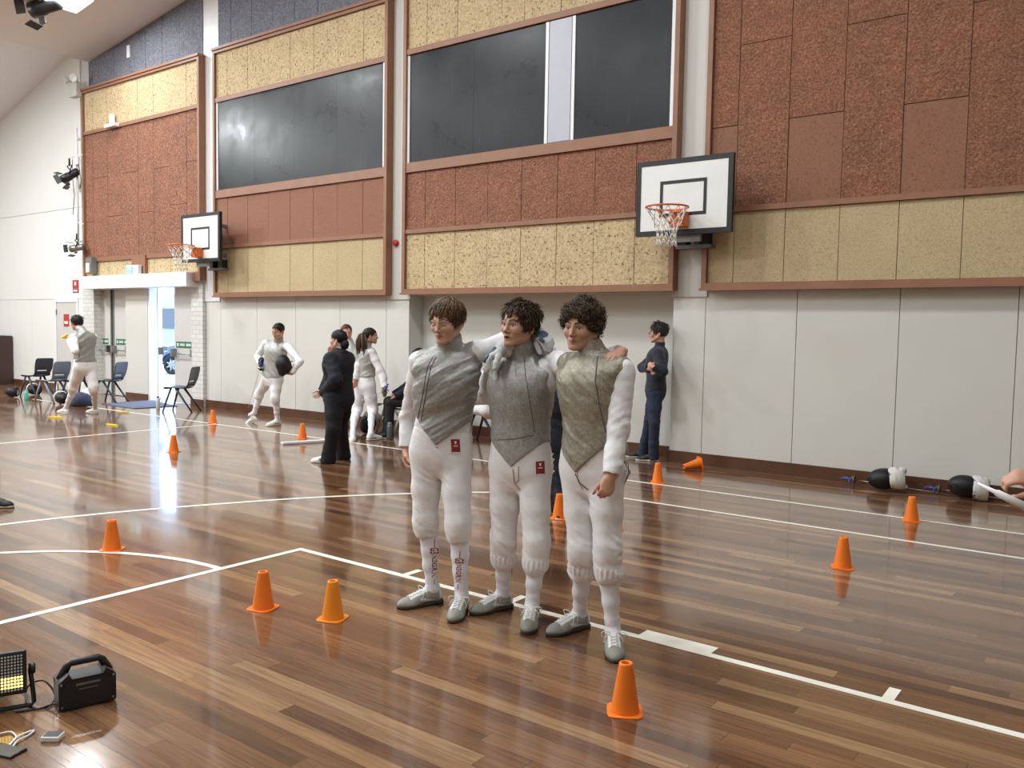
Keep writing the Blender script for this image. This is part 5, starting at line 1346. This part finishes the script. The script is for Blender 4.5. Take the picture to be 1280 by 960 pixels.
def spotlight(loc, aim, sc, label, mat):
    r = empty('stage_spotlight', loc, 0, label, 'spotlight', 'stage spotlights'); r.scale = (sc,) * 3; q = Vector(aim).normalized().to_track_quat('Z', 'Y').to_matrix().to_4x4()
    b = MB(); b.lathe([(0, -.20), (.06, -.2), (.075, -.17), (.075, .0), (.085, .02), (.085, .16), (.075, .165), (.07, .10), (0, .10)], 20, mat=q); b.build('can', mat, r)
    b = MB()
    for sx in (-1, 1): b.box((sx * .09 - .006, -.09, .165), (sx * .09 + .006, .09, .26), mat=q @ T(sx * .012, 0, 0, ry=sx * .3))
    for sy in (-1, 1): b.box((-.09, sy * .09 - .006, .165), (.09, sy * .09 + .006, .25), mat=q @ T(0, sy * .01, 0, rx=-sy * .3))
    b.build('barn_door', M['black'], r)
    b = MB(); b.tube([q @ Vector((.1, 0, -.05)), Vector((.1, 0, .2)), Vector((-.1, 0, .2)), q @ Vector((-.1, 0, -.05))], .012, 6); b.tube([(0, 0, .2), (0, 0, .34)], .018, 8); b.build('yoke', M['black'], r)
p = at(56, 8, 7.6); spotlight((p[0], p[1], p[2]), (-.85, -.42, -.2), 1.7, 'black stage spotlight under the ceiling beside the glowing lamp', M['black'])
p = at(87, 220, 9.15); spotlight(tuple(p), (-.7, -.5, -.5), 1.1, 'black spotlight clamped to the white pole on the wall', M['black'])
p = at(96, 310, 9.15); spotlight(tuple(p), (-.9, -.4, -.15), .9, 'small silver spotlight low on the white wall above the red sign', M['steel'])
# ------------------------------------------------------------------ gear on the floor, lower left
q = fl(110, 882); ux = Vector((.05, .18, 0)).normalized(); ang = math.atan2(ux.y, ux.x)
r = empty('power_station', (-3.475, 1.715, 0), ang, 'black portable power station with a carry handle', 'power station')   # its front looks along local -y
W2, D2 = .105, .05
s = SDF(); prof = [(-.105, .004), (.105, .004), (.110, .012), (.110, .105), (.070, .152), (-.070, .152), (-.110, .105), (-.110, .012)]
b = MB(); b.prism([(-.104, .004), (.104, .004), (.108, .012), (.108, .118), (.070, .150), (.058, .128), (-.058, .128), (-.070, .150), (-.108, .118), (-.108, .012)], -.055, .055); b.build('body', M['black'], r)
b = MB(); b.prism([(-.085, .016), (.085, .016), (.095, .03), (.095, .098), (.070, .118), (-.070, .118), (-.095, .098), (-.095, .03)], -.062, -.05); b.build('front_panel', M['black'], r)
b = MB(); b.tube([(-.092, 0, .118), (-.066, 0, .168), (-.052, 0, .178), (.052, 0, .178), (.066, 0, .168), (.092, 0, .118)], [.018, .016, .015, .015, .016, .018], 10); b.build('handle', M['black'], r)
b = MB(); b.box((-.045, -.064, .100), (.045, -.061, .108)); b.box((-.036, -.064, .082), (.036, -.061, .085)); b.build('trim', M['grey_metal'], r)
for q_ in ((-.098, .112), (.098, .112), (-.095, .018), (.095, .018)):
    b = MB(); b.lathe([(0, 0), (.005, 0), (.005, .003), (0, .003)], 10, mat=T(q_[0], -.055, q_[1], rx=PI/2)); b.build('screw', M['steel'], r)
# led strobe panel
M['led_on'] = emit('lit yellow led', (1.0, .66, .16), 5.0); M['led_off'] = plain('clear led lens', C(190, 190, 186), .2)
r = empty('strobe_light', (-3.69, 1.405, 0), math.radians(66), 'black led strobe panel with a glowing yellow band, at the left edge', 'stage light'); tl = T(0, 0, .145, rx=math.radians(-16))
b = MB(); b.rbox((-.16, -.02, -.085), (.16, .06, .085), .006, mat=tl); b.build('housing', M['black'], r)
b = MB(); b.box((-.15, -.024, -.075), (.15, -.02, .075), mat=tl); lp = b.build('led_panel', M['black_soft'], r)
b = MB(); b2 = MB()
for i in range(26):
    for j in range(12):
        x = -.142 + i * .01136; z = -.066 + j * .012; (b2 if 1 <= j <= 4 else b).box((x - .0034, -.028, z - .0034), (x + .0034, -.024, z + .0034), mat=tl)
tag(b.build('led', M['led_off'], lp), kind='stuff'); tag(b2.build('lit_led', M['led_on'], lp), kind='stuff')
b = MB(); b.tube([(.172, .02, .145), (.178, .0, .10), (.185, -.02, .02), (.175, -.03, .012), (-.175, -.03, .012), (-.185, -.02, .02), (-.178, 0, .10), (-.172, .02, .145)], .009, 8); b.build('stand', M['black'], r)
b = MB(); b.lathe([(0, 0), (.022, 0), (.024, .02), (.018, .026), (0, .026)], 8, mat=T(.166, .02, .145, ry=PI/2)); b.build('knob', M['black'], r)
# grey case behind it
q = fl(11, 866); r = empty('equipment_case', (q[0], q[1], 0), math.radians(62), 'grey case behind the strobe panel at the left edge', 'case'); b = MB(); b.rbox((-.34, 0, 0), (0, .16, .10), .01); b.build('body', M['bottle_grey'], r); b = MB(); b.rbox((-.345, -.005, .10), (.005, .165, .125), .008); b.build('lid', M['grey_metal'], r)
# small device with a dark screen
q = fl(66, 924); r = empty('pocket_device', (q[0], q[1], 0), math.radians(38), 'small white framed device with a dark screen, in front of the power station', 'device'); b = MB(); b.rbox((-.034, -.026, 0), (.034, .026, .02), .004); b.build('body', M['white'], r); b = MB(); b.box((-.029, -.021, .02), (.029, .021, .0212)); b.build('screen', M['black'], r)
q = fl(8, 940); r = empty('mobile_phone', (q[0], q[1], 0), math.radians(20), 'dark phone on the floor at the left edge with a white cable', 'phone'); b = MB(); b.rbox((-.08, -.037, 0), (.06, .037, .009), .003); b.build('body', M['black'], r); b = MB(); b.box((-.075, -.033, .009), (.055, .033, .0096)); b.build('screen', M['black'], r)
def cable(pts, r_, mat, label, name='cable'):
    P_ = [Vector(p) for p in pts]; sm = []
    for i in range(len(P_) - 1):
        p0, p1, p2, p3 = P_[max(i-1, 0)], P_[i], P_[i+1], P_[min(i+2, len(P_)-1)]
        for t in (0, .2, .4, .6, .8): sm.append(.5*((2*p1)+(p2-p0)*t+(2*p0-5*p1+4*p2-p3)*t*t+(3*p1-p0-3*p2+p3)*t**3))
    sm.append(P_[-1]); b = MB(); b.tube(sm, r_, 8); return tag(b.build(name, mat), label, 'cable')
F_ = lambda x, y, z=.006: tuple(fl(x, y, z))
cable([F_(75, 878, .03), F_(60, 882, .012), F_(45, 886), F_(34, 878), F_(33, 862, .02), F_(42, 853, .06), F_(55, 851, .07), F_(66, 862, .04), F_(68, 874, .012), F_(58, 884), F_(40, 887), F_(20, 890)], .004, M['black'], 'black looped cable from the power station to the strobe panel')
cable([F_(0, 917), F_(14, 915), F_(20, 922), F_(12, 930), F_(3, 934)], .0035, M['white'], 'thin white cable loop beside the phone')
cable([F_(12, 932), F_(22, 921), F_(42, 913), F_(36, 919), F_(22, 926), F_(16, 934)], .004, M['white'], 'white charging cable folded on the floor near the device')

# ------------------------------------------------------------------ outside the open doorway
M['paving'] = plain('pale paving', C(206, 208, 206), .8, var=.05); M['asphalt'] = plain('car park asphalt', C(150, 154, 160), .9); M['facade'] = plain('grey facade', C(150, 152, 156), .8); M['car_blue'] = plain('blue car paint', C(66, 92, 150), .3, .3, Coat_Weight=.6); M['car_white'] = plain('white car paint', C(222, 224, 228), .3, Coat_Weight=.5); M['tyre'] = plain('tyre rubber', C(26, 26, 28), .8); M['glass_dark'] = plain('dark car glass', C(34, 40, 48), .1)
b = MB(); b.box((-60, 9.9, -.12), (30, 60, -.02)); struct('ground', b, M['paving'])
def car(loc, rz, mat, label):
    r = empty('car', loc, rz, label, 'car')      # length along x, nose at -x
    side = [(-2.05, .32), (-2.08, .55), (-1.95, .74), (-1.15, .92), (-.55, 1.38), (.2, 1.47), (1.2, 1.42), (1.85, 1.0), (2.05, .95), (2.08, .45), (2.0, .3)]
    for cx in (1.28, -1.28): 
        arch = [(cx + .38 * math.cos(a), .30 + .38 * math.sin(a)) for a in [PI * i / 12 for i in range(13)]]; side += arch
    b = MB(); b.prism(side, -.82, .82); bd = b.build('body', mat, r)
    b = MB()
    for y in (-.835, .82): b.prism([(-1.0, .95), (-.48, 1.33), (.1, 1.40), (.1, .95)], y, y + .015); b.prism([(.16, .95), (.16, 1.40), (1.1, 1.36), (1.5, .98)], y, y + .015)
    b.prism([(-1.17, .93), (-.57, 1.38), (-.52, 1.38), (-1.12, .93)], -.72, .72); b.build('window', M['glass_dark'], r)
    for cx in (-1.28, 1.28):
        for y, sg in ((-.83, -1), (.66, 1)):
            wq = T(cx, y, .30, rx=-PI/2); b = MB(); b.lathe([(.19, 0), (.29, 0), (.31, .03), (.31, .15), (.29, .18), (.19, .18)], 32, mat=wq, closed=True); w_ = b.build('wheel', M['tyre'], r)
            b = MB(); b.lathe([(0, .03), (.05, .02), (.19, .03), (.19, .15), (0, .15)], 28, mat=wq)
            for k in range(7): b.box((.03, -.02, .005), (.185, .02, .05), mat=wq @ T(rz=2*PI*k/7))
            b.build('hub_cap', M['steel'], w_)
    b = MB(); 
    for y in (-.78, .42): b.rbox((-2.09, y, .58), (-1.9, y + .36, .74), .03)
    b.build('headlight', M['white'], r); b = MB(); b.box((-2.1, -.5, .36), (-2.02, .5, .5)); b.build('grille', M['black'], r)
    return r
p = fl(207, 467); d_ = Vector((p[0], p[1], 0)).normalized(); car((p[0] + 1.05, p[1] + 1.35, -.02), math.radians(24), M['car_blue'], 'blue car seen through the open doorway')
p = fl(196, 461); car((p[0] - 1.2, p[1] + 3.2, -.02), math.radians(5), M['car_white'], 'white car behind the blue one, seen through the open doorway')
b = MB(); b.box((-70, 34, -.02), (-20, 36, 3.6)); o = tag(b.build('building', M['facade']), 'grey building far behind the cars outside', 'building'); b = MB(); b.box((-60, 33.9, 1.2), (-25, 34, 2.6)); b.build('window', M['glass_dark'], o)
b = MB(); b.tube([(-27, 17.5, 0), (-27.6, 17.6, 3), (-28.6, 18, 5.5)], [.12, .1, .07], 8); b.tube([(-27.4, 17.6, 2), (-26.2, 17.7, 4), (-25.8, 18, 5)], [.07, .05, .03], 8); b.tube([(-27.6, 17.6, 3), (-26.9, 17.9, 5)], [.06, .03], 8); tag(b.build('bare_tree', M['bottle_white']), 'pale bare tree trunk outside the doorway', 'tree')
# ------------------------------------------------------------------ people farther back
SK = C(198, 158, 138); R_ = math.radians
def hang(side, d=(0, 0, -1), n=None): return (V3(*d), V3(*(n or ((-1, 0, 0) if side == 'R' else (1, 0, 0)))), -1 if side == 'R' else 1, dict(curl=(.5, .6, .65, .7), sc=.9))
# the fencer walking left with something yellow at the mouth
Y = 7.1
J = dict(pel=A(106, 454, Y), head=A(96, 404, Y), elR=A(99, 437, Y + .15), wrR=A(87, 424, Y + .05), elL=A(94, 439, Y - .25), wrL=A(86, 425, Y - .14),
    knR=A(117, 486, Y + .08), knL=A(92, 484, Y - .06), anR=fl(119, 511, .085), anL=fl(82, 511, .085), toeR=(-.25, -.05, 0), toeL=(-.25, -.03, 0))
p4 = person('fencer with dark hair walking left, hand at the mouth, before the chairs', J, dict(yaw=R_(-90), lean=R_(4), ts=1.06, h=.009, hb=.007, h_shoe=.007, laces=False, head=(R_(-88), R_(4), 0), style='tousled', locks=220, hair=C(24, 20, 18), skin=SK,
    lame=M['lame'], vhem=(-.02, 0, .6, .6, .02), shoes='white', handL=(V3(-.8, .2, .5), V3(.2, -.95, .2), 1, dict(curl=(.7, .8, .8, .8), sc=.9)), handR=(V3(-.8, -.2, .5), V3(0, .9, .2), -1, dict(curl=(.7, .8, .8, .8), sc=.9)), seed=14, cuff=.2, baggy=1.15))
q = A(80, 421, Y - .12); r = empty('yellow_whistle', q, 0, 'yellow object held to the mouth by the walking fencer', 'toy'); b = MB(); b.tube([(.09, 0, .03), (.0, 0, .0), (-.07, 0, .005)], [.02, .032, .016], 10); b.build('body', M['yellow'], r); b = MB(); b.tube([(.09, 0, .03), (.13, 0, .05)], [.012, .010], 8); b.build('mouthpiece', M['yellow'], r)
# the fencer leaning with a mask under the arm
Y = 8.42
J = dict(pel=A(341, 468, Y), head=A(348, 414, Y - .04), shR=A(332, 430, Y), elR=A(322, 446, Y - .02), wrR=A(326, 455, Y - .12), shL=A(360, 433, Y), elL=A(375, 452, Y - .05), wrL=A(364, 467, Y - .14),
    knR=A(324, 494, Y), knL=A(344, 499, Y - .04), anR=A(318, 516, Y) , anL=fl(347, 525, .085), toeR=(-.2, -.16, 0), toeL=(.0, -.25, 0), tiltR=.55, liftR=.05)
p5 = person('fencer with short black hair holding a black mask under one arm, by the wall', J, dict(yaw=R_(16), side=R_(9), ts=1.06, h=.008, hb=.006, h_shoe=.006, laces=False, head=(R_(8), R_(18), R_(4)), style='short', locks=200, hair=C(20, 18, 18), skin=C(196, 152, 124),
    lame=M['lame_pale'], vhem=(-.06, 0, .25, .25, .0), shoes='white', gloveR=(V3(.1, -.3, -.9), V3(-.9, -.2, .1), -1, dict(curl=(.9, 1, 1, 1), sc=.9, mat=M['black_soft'], back=False)), handL=(V3(-.9, -.3, -.1), V3(0, -.2, -1), 1, dict(curl=(.3, .3, .3, .3), sc=.9)), seed=24, cuff=.12, eyes='closed'))
put = A(357, 455, Y - .20); mk = mask(put, (.12, .15, -.95), (-.2, -.95, .1), 'black mask held under the arm of the fencer by the wall', bib=False)
foil(A(310, 510, Y - .16), A(326, 458, Y - .16), 'foil pointing down in the gloved hand of the fencer by the wall', (.12, -.1, .95))
# the woman in the black tracksuit
Y = 6.62
J = dict(pel=A(423, 493, Y), head=A(423, 425, Y), elR=A(413, 470, Y + .16), wrR=A(403, 489, Y + .08), elL=A(420, 474, Y - .2), wrL=A(404, 491, Y - .10),
    knR=A(426, 532, Y + .14), knL=A(417, 535, Y - .12), anR=fl(429, 565, .085), anL=fl(410, 570, .085), toeR=(-.25, -.02, 0), toeL=(-.24, -.08, 0))
p6 = person('woman with dark hair in a black tracksuit standing side-on with hands together', J, dict(yaw=R_(-80), h=.008, hb=.006, h_shoe=.006, laces=False, ts=1.0, ws=.92, deep=1.18, head=(R_(-76), R_(0), 0), hs=.94, style='tail', locks=300, hair=C(22, 20, 20), skin=C(204, 168, 150),
    top='jersey', top_name='tracksuit_jacket', top_mat=M['navy'], loose=.027, hem=-.15, sleeve=1.36, trousers='long', trouser_mat=M['navy_trousers'], baggy=1.22, flare=.090, hem_z=-.045, shoes='runner', handL=(V3(-.6, .35, -.7), V3(-.3, -.9, 0), 1, dict(curl=(.4, .5, .5, .5), sc=.85)), handR=(V3(-.6, -.35, -.7), V3(-.3, .9, 0), -1, dict(curl=(.4, .5, .5, .5), sc=.85)), seed=34))
b = MB(); hb_ = p6['hc'] + p6['Rh'] @ V3(0, .085, -.05); s = SDF(); s.ell(hb_, (.052, .05, .062), 0); s.warp(lambda P: .004 * vnoise(P * 120, 3)); V, F = s.mesh(.007); np_mesh('hair_bun', V, F, M['hair_mat'], p6['root'], True, np.repeat(np.array(C(22, 20, 20))[None], len(V), 0), 1, p6['base'])
o_ = decal(p6, 'top', ((440, 471), (445, 472), (445, 476), (440, 475)), M['white'], 'lettering', n=3)
seam(p6, 'top', [(441, 470), (443, 472), (442, 474), (444, 476)], .006, M['white'], 'lettering')
# the person half hidden behind her
Y = 8.55
J = dict(pel=A(439, 478, Y), head=A(433, 416, Y), elR=A(418, 452, Y - .05), wrR=A(412, 441, Y - .15), elL=A(448, 457, Y - .1), wrL=A(444, 476, Y - .15),
    knR=A(432, 513, Y), knL=A(443, 513, Y), anR=fl(432, 543, .085), anL=fl(441, 543, .085), toeR=(.1, -.24, 0), toeL=(.2, -.2, 0))
person('person with reddish brown hair and a grey top, half hidden behind the woman in black', J, dict(yaw=R_(40), h=.010, hb=.008, h_shoe=.008, laces=False, ts=1.06, head=(R_(58), R_(4), 0), style='short', locks=160, hair=C(72, 44, 30), skin=C(210, 152, 132), lame=M['lame_pale'], shoes='white', handR=hang('R', (.1, -.2, .9)), handL=hang('L'), seed=44))
# the ponytailed fencer seen from behind
Y = 8.55
J = dict(pel=A(457, 477, Y), head=A(463, 420, Y), elR=A(479, 470, Y + .02), wrR=A(481, 486, Y - .02), elL=A(440, 465, Y + .12), wrL=A(442, 480, Y + .25),
    knL=A(447, 511, Y + .02), knR=A(466, 512, Y + .03), anL=fl(440, 541, .085), anR=fl(463, 543, .085), toeR=(.02, .25, 0), toeL=(-.08, .24, 0))
p8 = person('fencer with a long brown ponytail seen from behind, holding a foil', J, dict(yaw=R_(172), h=.008, hb=.006, h_shoe=.006, laces=False, ts=1.04, ws=.95, head=(R_(148), R_(0), 0), hs=.95, style='tail', locks=260, hair=C(44, 32, 24), skin=SK, lame=M['lame_pale'], vhem=(.07, 0, .1, .1, .07), shoes='white', handR=hang('R', (.1, -.1, -1), (.9, -.2, 0)), handL=hang('L', (0, .3, -1), (-1, 0, 0)), seed=54, cuff=.2, baggy=1.08, style_tail=True))
hp = p8['hc'] + p8['Rh'] @ V3(0, .10, .045); b = MB(); rs = random.Random(4)
for i in range(46):
    ox, oy = rs.uniform(-.035, .035), rs.uniform(-.02, .03); sp = rs.choice([-.075, -.055, .05, .06]) + rs.uniform(-.02, .02); dx = -.8 * sp; ln = rs.uniform(.24, .34)
    pts = [hp + V3(ox * .3, 0, 0) - p8['base'], hp + V3(ox * .6 + dx * .4, -.035 + oy, -.03) - p8['base'], hp + V3(ox + dx * .9 - .01, -.04 + oy, -.12) - p8['base'], hp + V3(ox + dx - .02, -.03 + oy, -ln) - p8['base']]
    b.tube(pts, [.009, .011, .011, .003], 5)
o_ = b.build('ponytail', M['hair_mat'], p8['root'])
ca = o_.data.color_attributes.new('Col', 'FLOAT_COLOR', 'POINT'); ca.data.foreach_set('color', [c for i in range(len(o_.data.vertices)) for c in ((*C(60, 44, 32), 1) if (i // 20) % 3 else (*C(92, 70, 50), 1))])
seam(p8, 'leg', [(445, 468), (458, 469), (470, 469)], .014, M['jacket'], 'belt')
foil(A(425, 511, Y - .1), A(481, 489, Y - .06), 'foil held low by the ponytailed fencer', (.3, 0, .6))
# seated people by the wall
def seated(px, py, Y, label, o, yaw=-90, drop=0.0):
    pel = A(px, py, Y); pel[2] = .54; Rz = frame_from(R_(yaw)); W = lambda x, y, z: pel + Rz @ V3(x, y, z)
    J = dict(pel=pel, head=W(0, -.02, .68 - drop), elR=W(-.2, -.14, .20), wrR=W(-.13, -.36, .06), elL=W(.2, -.14, .20), wrL=W(.13, -.36, .06), knR=W(-.10, -.43, -.03), knL=W(.11, -.43, -.03))
    for k in 'RL': q_ = W(-.10 if k == 'R' else .11, -.45, 0); J['an' + k] = np.array([q_[0], q_[1], .085]); J['toe' + k] = Rz @ V3(0, -.25, 0)
    fw = Rz @ V3(0, -.8, -.4)
    d = dict(yaw=R_(yaw), h=.010, hb=.008, h_shoe=.008, laces=False, head=(R_(yaw + 5), R_(5), 0), style='short', locks=140, hair=C(30, 24, 22), skin=SK, handR=(fw, V3(0, 0, .9), -1, dict(curl=(.4, .4, .4, .4), sc=.9)), handL=(fw, V3(0, 0, .9), 1, dict(curl=(.4, .4, .4, .4), sc=.9)))
    d.update(o); return person(label, J, d)
p9 = seated(524, 512, 8.98, 'seated person in a navy jacket with a red and white stripe, behind the left fencer', dict(top='jersey', top_name='jacket', top_mat=M['navy'], loose=.012, sleeve=1.15, trousers='long', trouser_mat=M['navy_trousers'], shoes='black', seed=64, ts=.93), yaw=-38, drop=.06)
seam(p9, 'top', [(505, 471), (508, 469), (512, 468)], .012, M['white'], 'stripe'); seam(p9, 'top', [(505, 474), (508, 472), (512, 471)], .010, M['red'], 'stripe')
seated(613, 512, 9.08, 'seated fencer in white, half hidden between the left and middle fencers', dict(lame=M['lame_pale'], vhem=(.0, 0, .1, .1, .02), shoes='white', seed=74, head=(R_(-88), R_(25), 0)))
# the man with crossed arms
M['shirt'] = m_cloth('navy shirt cloth', C(28, 31, 46), .85, .08, fold=.4)
Y = 9.34
J = dict(pel=A(819, 484, Y), head=A(823, 416, Y), elR=A(803, 459, Y + .03), wrR=A(812, 461, Y - .10), elL=A(829, 464, Y - .22), wrL=A(816, 458, Y - .29),
    knR=A(812, 524, Y + .06), knL=A(818, 527, Y - .10), anR=fl(804, 564, .085), anL=fl(817, 568, .085), toeR=(-.24, -.08, 0), toeL=(-.24, -.08, 0))
pm = person('man with glasses in a navy pullover and jeans, arms crossed, leaning at the white post', J, dict(yaw=R_(-66), lean=R_(-3), h=.007, hb=.005, h_shoe=.006, laces=False, ts=1.02, head=(R_(-72), R_(2), 0), style='tousled', locks=420, hair=C(48, 43, 40), skin=C(196, 152, 132),
    top='jersey', top_name='pullover', top_mat=M['shirt'], loose=.008, hem=-.06, sleeve=1.08, trousers='long', trouser_mat=M['denim'], flare=.064, shoes='black', handL=(V3(-.8, .45, .25), V3(-.4, -.7, .5), 1, dict(curl=(.35, .35, .35, .35), sc=.9)), handR=(V3(.8, -.1, .1), V3(-.1, -.8, .3), -1, dict(curl=(.2, .3, .3, .3), sc=.9)), seed=84))
b = MB(); W_ = lambda p: tuple(pm['hc'] + pm['Rh'] @ V3(*p) - pm['base'])
for q in (-1, 1):
    b.tube([W_((q * .031 + .021 * math.cos(a), -.108, -.004 + .015 * math.sin(a))) for a in [2*PI*i/14 for i in range(14)]], .0022, 5, closed=True); b.tube([W_((q * .05, -.106, .002)), W_((q * .076, -.05, .004)), W_((q * .08, .01, .0))], .0024, 5)
b.tube([W_((-.011, -.109, 0)), W_((.011, -.109, 0))], .002, 5); b.build('glasses', M['steel'], pm['root'])
# the small figure behind the middle and right fencers
Y = 6.05
J = dict(pel=A(695, 545, Y), head=A(698, 468, Y), elR=A(686, 515, Y + .05), wrR=A(688, 540, Y), elL=A(708, 515, Y), wrL=A(708, 545, Y), knR=A(692, 588, Y), knL=A(700, 588, Y), anR=fl(692, 632, .07), anL=fl(702, 634, .07), toeR=(-.1, -.2, 0), toeL=(.1, -.22, 0))
pk = person('person in dark clothes with white leg lettering, hidden between the middle and right fencers', J, dict(yaw=R_(10), h=.009, hb=.008, h_shoe=.006, laces=False, ts=.95, ws=.85, limb=.85, hs=.9, style='short', locks=120, hair=C(26, 22, 20), skin=SK, head=(R_(20), 0, 0), top='jersey', top_name='jacket', top_mat=M['navy'], trousers='long', trouser_mat=M['navy'], shoes='black', shoe_sc=.85, handR=hang('R'), handL=hang('L'), seed=94))
for (x, y0) in ((691, 566), (692, 573), (691, 581), (692, 588)):
    seam(pk, 'leg', [(x - 1.5, y0), (x + 1, y0 + 1), (x - 1, y0 + 4)], .003, M['white'], 'lettering')
# two people cut by the left edge and one by the right edge of the photograph
M['cyan'] = plain('light blue print', C(96, 150, 190), .7)
q = fl(-27, 517)
def stander(q, yaw, label, o, hgt=1.0):
    q = np.array([q[0], q[1], 0.]); Rz = frame_from(R_(yaw)); W = lambda x, y, z: q + Rz @ V3(x, y, z * hgt)
    J = dict(pel=W(0, 0, .95), head=W(0, -.02, 1.63), elR=W(-.24, .02, 1.13), wrR=W(-.25, -.06, .90), elL=W(.24, .02, 1.13), wrL=W(.25, -.06, .90), knR=W(-.10, -.02, .50), knL=W(.10, -.02, .50), anR=W(-.11, .02, .085 / hgt), anL=W(.11, .02, .085 / hgt), toeR=Rz @ V3(-.06, -.25, 0), toeL=Rz @ V3(.06, -.25, 0))
    n_ = lambda s_: Rz @ V3(s_, 0, 0)
    d = dict(yaw=R_(yaw), h=.010, hb=.008, h_shoe=.007, laces=False, ts=1.04, style='short', locks=120, hair=C(30, 26, 24), skin=SK, head=(R_(yaw), 0, 0), handR=(V3(0, 0, -1), n_(-1), -1, dict(curl=(.5, .5, .5, .5), sc=.9)), handL=(V3(0, 0, -1), n_(1), 1, dict(curl=(.5, .5, .5, .5), sc=.9)), top='jersey', top_name='jacket', top_mat=M['navy'], trousers='long', trouser_mat=M['navy_trousers'])
    d.update(o); J.update(d.pop('J', {})); return person(label, J, d)
pe = stander(q, 60, 'person in dark clothes with light blue print, cut off by the left edge', dict(shoes='runner', seed=104))
for y0 in (466, 472, 478, 484): seam(pe, 'leg', [(0, y0), (3, y0 + 2), (5, y0 + 1)], .02, M['cyan'], 'print')
q = fl(-92, 632); f_ = fl(-13, 621, .085); tr_ = V3(.8, .45, 0)
stander(q, 70, 'person of whom only a black shoe shows at the left edge', dict(shoes='black', seed=114, J=dict(anR=f_, knR=np.array([(f_[0] + q[0]) / 2 + .05, (f_[1] + q[1]) / 2, .52]), toeR=tr_)))
q = at(1420, 600, 3.25); hw = at(1304, 604, 3.02)
pr = stander((q[0], 3.3), -60, 'person at the right edge of whom only a hand shows', dict(seed=124, shoes='black', J=dict(wrR=hw, elR=hw + V3(.22, .12, .04)), handR=(at(1270, 594, 2.98) - hw, V3(.1, -.5, .85), -1, dict(curl=(.8, .9, .95, 1.0), sc=.95, thumb=.5))))
a = at(1222, 604, 2.9); c = at(1285, 635, 2.9); r = empty('white_stick', a, 0, 'white tapered stick held by the hand at the right edge', 'stick'); d_ = Vector(c - a); b = MB(); b.tube([(0, 0, 0), d_ * .35, d_ * .4, d_], [.004, .007, .011, .013], 10); b.build('shaft', M['white'], r); b = MB(); b.tube([d_ * .98, d_ * 1.25], [.014, .014], 10); b.build('handle', M['bottle_grey'], r)
